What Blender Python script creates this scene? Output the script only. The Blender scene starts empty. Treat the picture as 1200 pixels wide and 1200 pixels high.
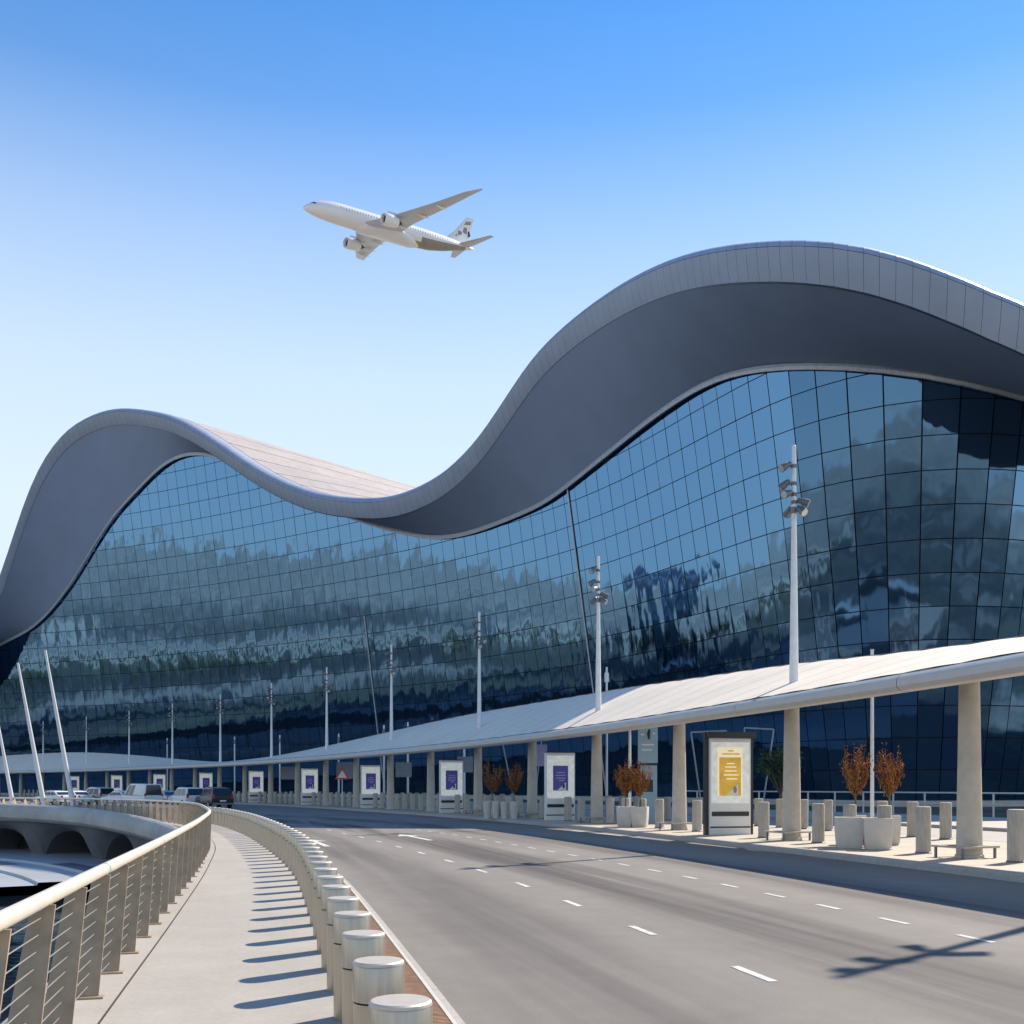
import bpy, bmesh, math, random
import numpy as np
from mathutils import Vector, Matrix
from mathutils.geometry import tessellate_polygon

random.seed(7); rng = np.random.default_rng(7)
SC = bpy.context.scene
COL = SC.collection
R = math.radians

# ------------------------------------------------------------------ camera
EYE = 1.85
cd = bpy.data.cameras.new('camera'); cam = bpy.data.objects.new('camera', cd); COL.objects.link(cam)
cam.location = (0, 0, EYE); cam.rotation_euler = (R(90), 0, 0)
cd.sensor_width = 36; cd.lens = 36; cd.shift_y = 322/1200
cd.clip_start = 0.05; cd.clip_end = 20000
SC.camera = cam

# ------------------------------------------------------------------ sky, sun, exposure
SUN_AZ, SUN_EL = 46.0, 42.0            # azimuth from +Y towards +X
w = bpy.data.worlds.new('World'); SC.world = w; w.use_nodes = True
nt = w.node_tree; nt.nodes.clear()
sky = nt.nodes.new('ShaderNodeTexSky'); sky.sky_type = 'NISHITA'; sky.sun_disc = False
sky.sun_elevation = R(SUN_EL); sky.sun_rotation = R(SUN_AZ)
sky.air_density = 1.0; sky.dust_density = 0.0; sky.ozone_density = 4.0; sky.altitude = 0
bg = nt.nodes.new('ShaderNodeBackground'); bg.inputs['Strength'].default_value = 0.15
out = nt.nodes.new('ShaderNodeOutputWorld')
hs = nt.nodes.new('ShaderNodeHueSaturation'); hs.inputs['Saturation'].default_value = 1.24
nt.links.new(sky.outputs[0], hs.inputs['Color'])
# dusty pale air thickening towards the horizon, the same all the way round
wtc = nt.nodes.new('ShaderNodeTexCoord'); wsx = nt.nodes.new('ShaderNodeSeparateXYZ'); nt.links.new(wtc.outputs['Generated'], wsx.inputs[0])
wr = nt.nodes.new('ShaderNodeValToRGB'); wr.color_ramp.elements[0].position = 0.0; wr.color_ramp.elements[0].color = (0.9, 0.9, 0.9, 1)
wr.color_ramp.elements[1].position = 0.63; wr.color_ramp.elements[1].color = (0, 0, 0, 1)
for p_, v_ in ((0.25, 0.93), (0.366, 0.76), (0.46, 0.46), (0.55, 0.10)):
    e_ = wr.color_ramp.elements.new(p_); e_.color = (v_, v_, v_, 1)
nt.links.new(wsx.outputs[2], wr.inputs[0])
wm = nt.nodes.new('ShaderNodeMix'); wm.data_type = 'RGBA'; nt.links.new(wr.outputs[0], wm.inputs[0]); nt.links.new(hs.outputs[0], wm.inputs[6]); wm.inputs[7].default_value = (3.8, 4.45, 5.1, 1)
nt.links.new(wm.outputs[2], bg.inputs[0]); nt.links.new(bg.outputs[0], out.inputs[0])
sl = bpy.data.lights.new('sun', 'SUN'); sl.energy = 5.0; sl.angle = R(0.53); sl.color = (1.0, 0.89, 0.75)
so = bpy.data.objects.new('sun', sl); COL.objects.link(so)
SUNV = Vector((math.sin(R(SUN_AZ))*math.cos(R(SUN_EL)), math.cos(R(SUN_AZ))*math.cos(R(SUN_EL)), math.sin(R(SUN_EL))))
so.rotation_euler = SUNV.to_track_quat('Z', 'Y').to_euler(); so.location = (60, 60, 120)
SC.view_settings.view_transform = 'Standard'; SC.view_settings.look = 'None'
SC.view_settings.exposure = 0.5; SC.view_settings.gamma = 1.0
SC.view_settings.use_curve_mapping = False
SC.render.resolution_x = 1024; SC.render.resolution_y = 1024
SC.render.engine = 'CYCLES'

# ------------------------------------------------------------------ helpers
def link(o, parent=None):
    COL.objects.link(o)
    if parent is not None: o.parent = parent
    return o
def mesh_obj(name, verts, faces, mat, parent=None, smooth=False):
    me = bpy.data.meshes.new(name)
    me.from_pydata([tuple(map(float, v)) for v in verts], [], [tuple(int(i) for i in f) for f in faces])
    if mat is not None: me.materials.append(mat)
    if smooth:
        me.polygons.foreach_set('use_smooth', [True]*len(me.polygons))
    me.update()
    o = bpy.data.objects.new(name, me)
    return link(o, parent)
def tag(o, label=None, cat=None, group=None, kind=None):
    if label: o['label'] = label
    if cat: o['category'] = cat
    if group: o['group'] = group
    if kind: o['kind'] = kind
    return o
def thing(name, label, cat, loc=(0, 0, 0), rz=0.0, group=None):
    o = bpy.data.objects.new(name, None); o.empty_display_size = 0.3
    o.location = loc; o.rotation_euler = (0, 0, rz); link(o)
    return tag(o, label, cat, group)
def dup(root, loc=None, rz=None, label=None, group=None):
    r = root.copy(); COL.objects.link(r)
    if loc is not None: r.location = loc
    if rz is not None: r.rotation_euler = (0, 0, rz)
    if label: r['label'] = label
    if group: r['group'] = group
    for ch in list(root.children):
        c = ch.copy(); COL.objects.link(c); c.parent = r
        for g in list(ch.children):
            d = g.copy(); COL.objects.link(d); d.parent = c
    return r

class MB:
    """collects geometry for one mesh"""
    def __init__(s): s.v = []; s.f = []
    def add(s, verts, faces):
        n = len(s.v); s.v += [tuple(map(float, p)) for p in verts]
        s.f += [tuple(i+n for i in f) for f in faces]; return s
    def box(s, c, d, rz=0.0, taper=1.0):
        hx, hy, hz = d[0]/2, d[1]/2, d[2]/2; ca, sa = math.cos(rz), math.sin(rz); vs = []
        for z, t in ((-hz, 1.0), (hz, taper)):
            for x, y in ((-hx, -hy), (hx, -hy), (hx, hy), (-hx, hy)):
                x *= t; y *= t
                vs.append((c[0]+x*ca-y*sa, c[1]+x*sa+y*ca, c[2]+z))
        return s.add(vs, [(3, 2, 1, 0), (4, 5, 6, 7), (0, 1, 5, 4), (1, 2, 6, 5), (2, 3, 7, 6), (3, 0, 4, 7)])
    def tube(s, pts, rad, n=8, cap=True):
        pts = [Vector(p) for p in pts]; m = len(pts)
        rads = rad if isinstance(rad, (list, tuple)) else [rad]*m
        vs = []; prev = None
        for i, p in enumerate(pts):
            t = (pts[min(i+1, m-1)]-pts[max(i-1, 0)]).normalized()
            a = Vector((0, 0, 1)) if abs(t.z) < 0.9 else Vector((1, 0, 0))
            if prev is not None: a = prev
            u = (a - t*a.dot(t)).normalized(); prev = u; v = t.cross(u)
            for k in range(n):
                an = 2*math.pi*k/n
                vs.append(p + (u*math.cos(an)+v*math.sin(an))*rads[i])
        fs = []
        for i in range(m-1):
            for k in range(n):
                a, b = i*n+k, i*n+(k+1) % n
                fs.append((a, b, b+n, a+n))
        if cap:
            fs.append(tuple(range(n-1, -1, -1))); fs.append(tuple(range((m-1)*n, m*n)))
        return s.add(vs, fs)
    def lathe(s, prof, c=(0, 0, 0), n=16):
        vs = []; fs = []
        for r, z in prof:
            for k in range(n):
                an = 2*math.pi*k/n
                vs.append((c[0]+r*math.cos(an), c[1]+r*math.sin(an), c[2]+z))
        for i in range(len(prof)-1):
            for k in range(n):
                a, b = i*n+k, i*n+(k+1) % n
                fs.append((a, b, b+n, a+n))
        fs.append(tuple(range(n-1, -1, -1))); m = len(prof); fs.append(tuple(range((m-1)*n, m*n)))
        return s.add(vs, fs)
    def build(s, name, mat, parent=None, smooth=False):
        return mesh_obj(name, s.v, s.f, mat, parent, smooth)
def shade_auto(o, ang=40):
    """smooth faces, sharp edges over the angle"""
    bm = bmesh.new(); bm.from_mesh(o.data)
    for f in bm.faces: f.smooth = True
    for e in bm.edges:
        if len(e.link_faces) == 2 and e.calc_face_angle(0) > R(ang): e.smooth = False
    bm.to_mesh(o.data); bm.free(); return o
def bevel(o, width, seg=2, ang=35):
    bm = bmesh.new(); bm.from_mesh(o.data)
    es = [e for e in bm.edges if len(e.link_faces) == 2 and e.calc_face_angle(0) > R(ang)]
    bmesh.ops.bevel(bm, geom=es, offset=width, segments=seg, affect='EDGES', profile=0.6, clamp_overlap=True)
    for f in bm.faces: f.smooth = True
    for e in bm.edges:
        if len(e.link_faces) == 2 and e.calc_face_angle(0) > R(50): e.smooth = False
    bm.to_mesh(o.data); bm.free(); return o

# ------------------------------------------------------------------ materials
MATS = {}
def mat(name, col, rough=0.6, metal=0.0, var=0.12, scale=3.0, bump=0.0, bscale=40.0, spec=0.5, var2=0.0, scale2=0.3, coords='Object', aniso=None):
    if name in MATS: return MATS[name]
    m = bpy.data.materials.new(name); m.use_nodes = True; t = m.node_tree; b = t.nodes['Principled BSDF']
    N = t.nodes.new; L = t.links.new
    tc = N('ShaderNodeTexCoord'); src = tc.outputs[coords]
    if aniso:
        mp = N('ShaderNodeMapping'); mp.inputs['Scale'].default_value = aniso; L(src, mp.inputs[0]); src = mp.outputs[0]
    n1 = N('ShaderNodeTexNoise'); n1.inputs['Scale'].default_value = scale; n1.inputs['Detail'].default_value = 5; L(src, n1.inputs['Vector'])
    mr = N('ShaderNodeMapRange'); mr.inputs[1].default_value = 0.3; mr.inputs[2].default_value = 0.7
    mr.inputs[3].default_value = 1-var; mr.inputs[4].default_value = 1+var; L(n1.outputs[0], mr.inputs[0])
    fac = mr.outputs[0]
    if var2:
        n2 = N('ShaderNodeTexNoise'); n2.inputs['Scale'].default_value = scale2; n2.inputs['Detail'].default_value = 3; L(src, n2.inputs['Vector'])
        m2 = N('ShaderNodeMapRange'); m2.inputs[1].default_value = 0.3; m2.inputs[2].default_value = 0.7
        m2.inputs[3].default_value = 1-var2; m2.inputs[4].default_value = 1+var2; L(n2.outputs[0], m2.inputs[0])
        mu = N('ShaderNodeMath'); mu.operation = 'MULTIPLY'; L(fac, mu.inputs[0]); L(m2.outputs[0], mu.inputs[1]); fac = mu.outputs[0]
    vm = N('ShaderNodeVectorMath'); vm.operation = 'SCALE'; vm.inputs[0].default_value = col; L(fac, vm.inputs['Scale'])
    L(vm.outputs[0], b.inputs['Base Color'])
    b.inputs['Roughness'].default_value = rough; b.inputs['Metallic'].default_value = metal
    b.inputs['Specular IOR Level'].default_value = spec
    if bump:
        n3 = N('ShaderNodeTexNoise'); n3.inputs['Scale'].default_value = bscale; n3.inputs['Detail'].default_value = 4; L(src, n3.inputs['Vector'])
        bp = N('ShaderNodeBump'); bp.inputs['Strength'].default_value = bump; bp.inputs['Distance'].default_value = 0.02
        L(n3.outputs[0], bp.inputs['Height']); L(bp.outputs[0], b.inputs['Normal'])
    MATS[name] = m; return m

def glass_mat(name, tint, body, refl=0.62, wav=0.35, wscale=0.35):
    m = bpy.data.materials.new(name); m.use_nodes = True; t = m.node_tree; N = t.nodes.new; L = t.links.new
    for n in list(t.nodes):
        if n.type == 'BSDF_PRINCIPLED': t.nodes.remove(n)
    o = [n for n in t.nodes if n.type == 'OUTPUT_MATERIAL'][0]
    tc = N('ShaderNodeTexCoord'); geo = N('ShaderNodeObjectInfo')
    ns = N('ShaderNodeTexNoise'); ns.inputs['Scale'].default_value = wscale; ns.inputs['Detail'].default_value = 1.5; ns.inputs['Roughness'].default_value = 0.5
    gm = N('ShaderNodeMapping'); gm.inputs['Scale'].default_value = (1, 1, 0.4); L(tc.outputs['Object'], gm.inputs[0]); L(gm.outputs[0], ns.inputs['Vector'])
    bp = N('ShaderNodeBump'); bp.inputs['Strength'].default_value = wav; bp.inputs['Distance'].default_value = 0.10; L(ns.outputs[0], bp.inputs['Height'])
    gl = N('ShaderNodeBsdfGlossy'); gl.inputs['Color'].default_value = (*tint, 1); gl.inputs['Roughness'].default_value = 0.045; L(bp.outputs[0], gl.inputs['Normal'])
    di = N('ShaderNodeBsdfDiffuse'); di.inputs['Color'].default_value = (*body, 1)
    lw = N('ShaderNodeLayerWeight'); lw.inputs['Blend'].default_value = 0.35
    mr = N('ShaderNodeMapRange'); mr.inputs[3].default_value = refl; mr.inputs[4].default_value = 1.0; L(lw.outputs['Fresnel'], mr.inputs[0])
    mx = N('ShaderNodeMixShader'); L(mr.outputs[0], mx.inputs[0]); L(di.outputs[0], mx.inputs[1]); L(gl.outputs[0], mx.inputs[2])
    L(mx.outputs[0], o.inputs['Surface']); return m

M_asphalt = mat('asphalt', (0.200, 0.182, 0.160), 0.85, var=0.10, scale=60, bump=0.25, bscale=90, var2=0.13, scale2=0.16)
M_pave = mat('paving', (0.375, 0.345, 0.30), 0.8, var=0.06, scale=25, bump=0.1, bscale=80, var2=0.06, scale2=0.35)
M_pave2 = mat('island_paving', (0.46, 0.415, 0.35), 0.8, var=0.08, scale=6, bump=0.1, bscale=60, var2=0.07, scale2=0.3)
M_kerb = mat('kerb_stone', (0.40, 0.37, 0.33), 0.8, var=0.1, scale=8, bump=0.15, var2=0.06)
M_sand = mat('sandy_ground', (0.085, 0.080, 0.074), 0.9, var=0.15, scale=0.08, var2=0.2, scale2=0.01)
M_paint = mat('road_paint', (0.55, 0.54, 0.51), 0.75, var=0.25, scale=9, var2=0.12, scale2=1.2)
M_steel = mat('brushed_steel', (0.47, 0.415, 0.34), 0.36, 0.85, var=0.08, scale=2.0, aniso=(30, 30, 1.0))
M_steelcap = mat('steel_cap', (0.55, 0.50, 0.42), 0.5, 0.4, var=0.08, scale=12)
M_rail = mat('champagne_steel', (0.78, 0.71, 0.60), 0.42, 0.35, var=0.06, scale=6)
M_plate = mat('post_plate', (0.40, 0.295, 0.185), 0.5, 0.1, var=0.16, scale=7, var2=0.08, scale2=1.5)
M_wire = mat('wire_steel', (0.72, 0.68, 0.60), 0.3, 0.8, var=0.05)
M_drain = mat('drain_copper', (0.42, 0.25, 0.15), 0.6, 0.3, var=0.2, scale=9)
M_dark = mat('dark_recess', (0.03, 0.03, 0.035), 0.8)
M_conc = mat('concrete', (0.50, 0.455, 0.385), 0.75, var=0.09, scale=3.5, bump=0.12, bscale=30, var2=0.07, scale2=0.6)
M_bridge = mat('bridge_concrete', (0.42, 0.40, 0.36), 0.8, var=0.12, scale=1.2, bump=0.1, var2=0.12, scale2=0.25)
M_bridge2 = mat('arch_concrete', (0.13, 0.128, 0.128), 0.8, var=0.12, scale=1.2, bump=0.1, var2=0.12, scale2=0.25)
M_terrace = mat('terrace_stone', (0.36, 0.38, 0.40), 0.45, var=0.06, scale=2, var2=0.1, scale2=0.2)
M_patch = mat('terrace_patch', (0.07, 0.09, 0.13), 0.4, var=0.1)
M_bollard = mat('granite_bollard', (0.40, 0.37, 0.32), 0.7, var=0.14, scale=18, bump=0.1, var2=0.05, aniso=(1, 1, 0.25))
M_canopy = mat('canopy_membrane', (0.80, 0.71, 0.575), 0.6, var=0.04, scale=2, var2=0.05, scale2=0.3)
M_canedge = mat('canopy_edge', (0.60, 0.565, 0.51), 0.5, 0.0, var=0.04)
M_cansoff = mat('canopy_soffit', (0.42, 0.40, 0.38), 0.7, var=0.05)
M_mast = mat('mast_paint', (0.72, 0.72, 0.71), 0.4, 0.1, var=0.05, scale=5)
M_lamp = mat('lamp_housing', (0.16, 0.16, 0.17), 0.45, 0.4)
M_lens = mat('lamp_glass', (0.62, 0.62, 0.58), 0.15, 0.3)
M_fascia = mat('roof_aluminium', (0.42, 0.45, 0.52), 0.5, 0.30, var=0.07, scale=0.4, var2=0.04, scale2=1.5)
M_fascia2 = mat('fascia_band', (0.36, 0.40, 0.48), 0.55, 0.25, var=0.05, scale=0.4)
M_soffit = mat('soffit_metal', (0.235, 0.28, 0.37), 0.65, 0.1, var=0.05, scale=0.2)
M_roof = mat('roof_sheet', (0.46, 0.40, 0.36), 0.6, 0.1, var=0.08, scale=0.25, var2=0.06, scale2=1.0)
M_roofseam = mat('roof_seam', (0.25, 0.2, 0.18), 0.7)
M_mull = mat('mullion', (0.014, 0.028, 0.055), 0.45, 0.2)
M_trim = mat('eave_trim', (0.50, 0.52, 0.55), 0.4, 0.4)
M_glass = glass_mat('facade_glass', (0.125, 0.25, 0.405), (0.030, 0.062, 0.115), 0.60, 0.42, 0.5)
M_white = mat('white_enamel', (0.74, 0.74, 0.71), 0.35, var=0.03)
M_greyband = mat('poster_border', (0.58, 0.60, 0.56), 0.4, var=0.12, scale=5)
def lit(m_, s_):
    b_ = m_.node_tree.nodes['Principled BSDF']; src_ = b_.inputs['Base Color'].links[0].from_socket
    m_.node_tree.links.new(src_, b_.inputs['Emission Color']); b_.inputs['Emission Strength'].default_value = s_
lit(M_greyband, 0.3)
M_black = mat('black_panel', (0.02, 0.022, 0.025), 0.35)
M_gold = mat('poster_gold', (0.50, 0.30, 0.035), 0.4, var=0.18, scale=2.5)
M_cream = mat('poster_cream', (0.85, 0.75, 0.50), 0.4, var=0.05)
M_purple = mat('poster_purple', (0.035, 0.03, 0.17), 0.35, var=0.2, scale=2.0)
lit(M_gold, 0.35); lit(M_cream, 0.3); lit(M_purple, 0.3)
M_lilac = mat('poster_lilac', (0.42, 0.40, 0.62), 0.4)
M_duskboard = mat('dull_board', (0.30, 0.32, 0.34), 0.5, var=0.1)
M_signblue = mat('sign_blue', (0.30, 0.45, 0.52), 0.4, var=0.06)
M_red = mat('sign_red', (0.55, 0.06, 0.05), 0.4)
M_planter = mat('planter_white', (0.60, 0.56, 0.50), 0.6, var=0.06, scale=4, var2=0.06)
M_soil = mat('soil', (0.06, 0.045, 0.03), 0.95, var=0.3, scale=20)
M_bark = mat('bark', (0.16, 0.11, 0.07), 0.9, var=0.25, scale=15)
M_deadleaf = mat('dry_leaf', (0.34, 0.135, 0.03), 0.8, var=0.45, scale=3.5)
M_deadleaf2 = mat('dry_leaf_dark', (0.22, 0.085, 0.022), 0.8, var=0.4, scale=3.5)
M_green = mat('green_leaf', (0.05, 0.085, 0.03), 0.7, var=0.5, scale=1.5)
M_carwhite = mat('car_white', (0.74, 0.74, 0.74), 0.25, 0.0, var=0.02)
M_carsilver = mat('car_silver', (0.48, 0.49, 0.51), 0.28, 0.5, var=0.02)
M_cardark = mat('car_dark', (0.03, 0.032, 0.038), 0.25, 0.2, var=0.05)
M_carglass = mat('car_glass', (0.015, 0.02, 0.025), 0.06, 0.0)
M_tyre = mat('tyre', (0.02, 0.02, 0.02), 0.85)
M_rim = mat('rim', (0.45, 0.45, 0.46), 0.3, 0.8)
M_taill = mat('tail_light', (0.45, 0.02, 0.02), 0.25)
M_headl = mat('head_light', (0.7, 0.72, 0.75), 0.1)
M_plane = mat('aircraft_paint', (0.84, 0.82, 0.78), 0.35, var=0.03, scale=0.2)
M_planeg = mat('aircraft_grey', (0.56, 0.57, 0.58), 0.4, var=0.05, scale=0.3)
M_planebr = mat('aircraft_bronze', (0.30, 0.26, 0.20), 0.4, var=0.15, scale=0.6)
M_planegold = mat('aircraft_gold', (0.42, 0.30, 0.13), 0.4)
M_engdark = mat('engine_dark', (0.02, 0.022, 0.03), 0.5)
M_addedwall = mat('added_building_wall', (0.62, 0.60, 0.55), 0.7, var=0.06, scale=0.3)  # walls of the unseen buildings added for glass reflections

def ground_mat():
    m = mat('outlying_ground', (0.5, 0.5, 0.5), 0.9, var=0.12, scale=0.05); t = m.node_tree; N = t.nodes.new; L = t.links.new; b = t.nodes['Principled BSDF']
    tc = N('ShaderNodeTexCoord'); ns = N('ShaderNodeTexNoise'); ns.inputs['Scale'].default_value = 0.022; ns.inputs['Detail'].default_value = 5; ns.inputs['Roughness'].default_value = 0.6; L(tc.outputs['Object'], ns.inputs['Vector'])
    cr = N('ShaderNodeValToRGB'); e = cr.color_ramp.elements; e[0].position = 0.36; e[0].color = (0.035, 0.04, 0.045, 1); e[1].position = 0.66; e[1].color = (0.34, 0.31, 0.26, 1)  # patch colours put in to give the glass streaks to mirror
    for p, c in ((0.46, (0.06, 0.062, 0.062, 1)), (0.49, (0.11, 0.125, 0.075, 1)), (0.54, (0.05, 0.055, 0.058, 1)), (0.585, (0.20, 0.19, 0.17, 1))):
        q = e.new(p); q.color = c
    L(ns.outputs[0], cr.inputs[0])
    # far desert ground, coloured paler to stand in for haze in mirrored views
    ln = N('ShaderNodeVectorMath'); ln.operation = 'LENGTH'; L(tc.outputs['Object'], ln.inputs[0])
    md = N('ShaderNodeMapRange'); md.interpolation_type = 'SMOOTHSTEP'; md.inputs[1].default_value = 240; md.inputs[2].default_value = 900; L(ln.outputs['Value'], md.inputs[0])
    n2 = N('ShaderNodeTexNoise'); n2.inputs['Scale'].default_value = 0.006; n2.inputs['Detail'].default_value = 4; L(tc.outputs['Object'], n2.inputs['Vector'])
    c2 = N('ShaderNodeValToRGB'); c2.color_ramp.elements[0].position = 0.38; c2.color_ramp.elements[0].color = (0.26, 0.24, 0.20, 1); c2.color_ramp.elements[1].position = 0.6; c2.color_ramp.elements[1].color = (0.50, 0.45, 0.37, 1); L(n2.outputs[0], c2.inputs[0])
    mx = N('ShaderNodeMix'); mx.data_type = 'RGBA'; L(md.outputs[0], mx.inputs[0]); L(cr.outputs[0], mx.inputs[6]); L(c2.outputs[0], mx.inputs[7])
    L(mx.outputs[2], b.inputs['Base Color']); return m
M_sand = ground_mat()
def water_mat():
    m = bpy.data.materials.new('pool_water'); m.use_nodes = True; t = m.node_tree; b = t.nodes['Principled BSDF']; N = t.nodes.new; L = t.links.new
    b.inputs['Base Color'].default_value = (0.006, 0.012, 0.02, 1); b.inputs['Roughness'].default_value = 0.04; b.inputs['IOR'].default_value = 1.33
    tc = N('ShaderNodeTexCoord'); ns = N('ShaderNodeTexNoise'); ns.inputs['Scale'].default_value = 0.5; ns.inputs['Detail'].default_value = 3
    mp = N('ShaderNodeMapping'); mp.inputs['Scale'].default_value = (0.5, 1.2, 1); L(tc.outputs['Object'], mp.inputs[0]); L(mp.outputs[0], ns.inputs['Vector'])
    bp = N('ShaderNodeBump'); bp.inputs['Strength'].default_value = 0.25; bp.inputs['Distance'].default_value = 0.12; L(ns.outputs[0], bp.inputs['Height']); L(bp.outputs[0], b.inputs['Normal'])
    return m
M_water = water_mat()

def streaks(m, ang, lo=0.88, hi=1.1):
    t = m.node_tree; N = t.nodes.new; L = t.links.new; b = t.nodes['Principled BSDF']; src = b.inputs['Base Color'].links[0].from_socket
    tc = N('ShaderNodeTexCoord'); mp = N('ShaderNodeMapping'); mp.inputs['Scale'].default_value = (0.55, 0.03, 1); m0 = N('ShaderNodeMapping'); m0.inputs['Rotation'].default_value = (0, 0, ang)
    L(tc.outputs['Object'], m0.inputs[0]); L(m0.outputs[0], mp.inputs[0]); ns = N('ShaderNodeTexNoise'); ns.inputs['Scale'].default_value = 1.0; ns.inputs['Detail'].default_value = 4; L(mp.outputs[0], ns.inputs['Vector'])
    mr = N('ShaderNodeMapRange'); mr.inputs[1].default_value = 0.35; mr.inputs[2].default_value = 0.65; mr.inputs[3].default_value = lo; mr.inputs[4].default_value = hi; L(ns.outputs[0], mr.inputs[0])
    n2 = N('ShaderNodeTexNoise'); n2.inputs['Scale'].default_value = 1.6; n2.inputs['Detail'].default_value = 6; n2.inputs['Roughness'].default_value = 0.7; L(tc.outputs['Object'], n2.inputs['Vector'])
    m2 = N('ShaderNodeMapRange'); m2.inputs[1].default_value = 0.3; m2.inputs[2].default_value = 0.7; m2.inputs[3].default_value = 0.92; m2.inputs[4].default_value = 1.08; L(n2.outputs[0], m2.inputs[0])
    mu = N('ShaderNodeMath'); mu.operation = 'MULTIPLY'; L(mr.outputs[0], mu.inputs[0]); L(m2.outputs[0], mu.inputs[1])
    vs = N('ShaderNodeVectorMath'); vs.operation = 'SCALE'; L(src, vs.inputs[0]); L(mu.outputs[0], vs.inputs['Scale']); L(vs.outputs[0], b.inputs['Base Color'])
streaks(M_asphalt, R(-15))
streaks(M_pave, R(-14), 0.95, 1.04)

# ------------------------------------------------------------------ plan paths (metres, camera at the origin looking along +Y)
def ip(pts):
    a = np.array(pts, float); return lambda x: np.interp(x, a[:, 0], a[:, 1])
def catmull(P, n=24):
    P = np.asarray(P, float); P = np.vstack([2*P[0]-P[1], P, 2*P[-1]-P[-2]]); o = []
    for i in range(1, len(P)-2):
        for t in np.linspace(0, 1, n, endpoint=False):
            a, b, c, d = P[i-1], P[i], P[i+1], P[i+2]
            o.append(0.5*((2*b)+(-a+c)*t+(2*a-5*b+4*c-d)*t*t+(-a+3*b-3*c+d)*t**3))
    o.append(P[-2]); return np.array(o)
def gsm(A, sig):
    k = int(4*sig)+1; x = np.arange(-k, k+1); g = np.exp(-x*x/(2*sig*sig)); g /= g.sum()
    o = np.empty_like(A)
    for j in range(A.shape[1]):
        a = A[:, j]; pl = 2*a[0]-a[k:0:-1]; pr = 2*a[-1]-a[-2:-k-2:-1]
        o[:, j] = np.convolve(np.r_[pl, a, pr], g, 'valid')
    return o
class Path:
    def __init__(s, pts, smooth=0.0, step=0.25):
        c = catmull(pts); ds = np.r_[0, np.cumsum(np.hypot(*np.diff(c, axis=0).T))]
        S = np.arange(0, ds[-1], step); c = np.stack([np.interp(S, ds, c[:, 0]), np.interp(S, ds, c[:, 1])], 1)
        if smooth: c = gsm(c, smooth/step)
        ds = np.r_[0, np.cumsum(np.hypot(*np.diff(c, axis=0).T))]
        s.c = c; s.s = ds; s.L = ds[-1]
        t = np.gradient(c, axis=0); t /= np.linalg.norm(t, axis=1)[:, None]; s.t = t
    def p(s, q): return np.array([np.interp(q, s.s, s.c[:, 0]), np.interp(q, s.s, s.c[:, 1])])
    def tan(s, q):
        t = np.array([np.interp(q, s.s, s.t[:, 0]), np.interp(q, s.s, s.t[:, 1])]); return t/np.linalg.norm(t)
    def at(s, q, off=0.0, z=0.0):           # off > 0: right of the direction of travel
        p = s.p(q); t = s.tan(q); return (p[0]+t[1]*off, p[1]-t[0]*off, z)
    def near(s, x, y): return s.s[np.argmin((s.c[:, 0]-x)**2+(s.c[:, 1]-y)**2)]
    def rz(s, q): t = s.tan(q); return math.atan2(t[1], t[0])-math.pi/2
def sweep(path, S, sec, name, mt, parent=None, closed=False, smooth=True, caps=False):
    """sec: list of (off, z) or function of s giving one"""
    v = []; f = []; n = None
    for q in S:
        se = sec(q) if callable(sec) else sec
        n = len(se)
        for o_, z_ in se: v.append(path.at(q, o_, z_))
    for i in range(len(S)-1):
        for k in range(n if closed else n-1):
            a, b = i*n+k, i*n+(k+1) % n
            f.append((a, b, b+n, a+n))
    if caps:
        f.append(tuple(range(n-1, -1, -1))); m = len(S); f.append(tuple(range((m-1)*n, m*n)))
    o = mesh_obj(name, v, f, mt, parent)
    if smooth: shade_auto(o, 35)
    return o

INNER = Path([(4.6, -30), (2.3, -16), (0.35, -8), (-1.55, 0.3), (-2.78, 5.5), (-3.42, 8.2), (-4.77, 13.9), (-6.9, 22.5), (-9.6, 32), (-15, 46.2), (-23.5, 57.6), (-32, 64.2), (-44, 70), (-60, 74), (-80, 75), (-110, 72)], 1.5)
BOLL = Path([(6.9, -30), (4.2, -16), (2.4, -8), (0.52, 0), (-0.49, 4.48), (-1.43, 8.65), (-3.44, 17.2), (-4.6, 21.5), (-6.8, 28.6), (-10.2, 38.5), (-14.6, 48.5), (-22.6, 59.2), (-31.2, 66.0), (-43.4, 71.9), (-60, 75.9), (-80, 76.9), (-110, 73.9)], 1.5)
COLS = Path([(21.5, -25), (18.6, -10), (16.6, 0), (14.7, 8.4), (12.8, 16.6), (10.97, 24.6), (8.83, 32.4), (6.63, 40.4), (4.0, 48), (1.25, 55.5), (-1.9, 63), (-5.1, 69.7), (-8.55, 76.6), (-12.3, 84), (-15.9, 91), (-24.3, 105.5), (-33.3, 119), (-42.8, 131.5), (-54.5, 146), (-68.5, 161), (-85, 176), (-105, 191), (-130, 206)], 5)

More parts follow.
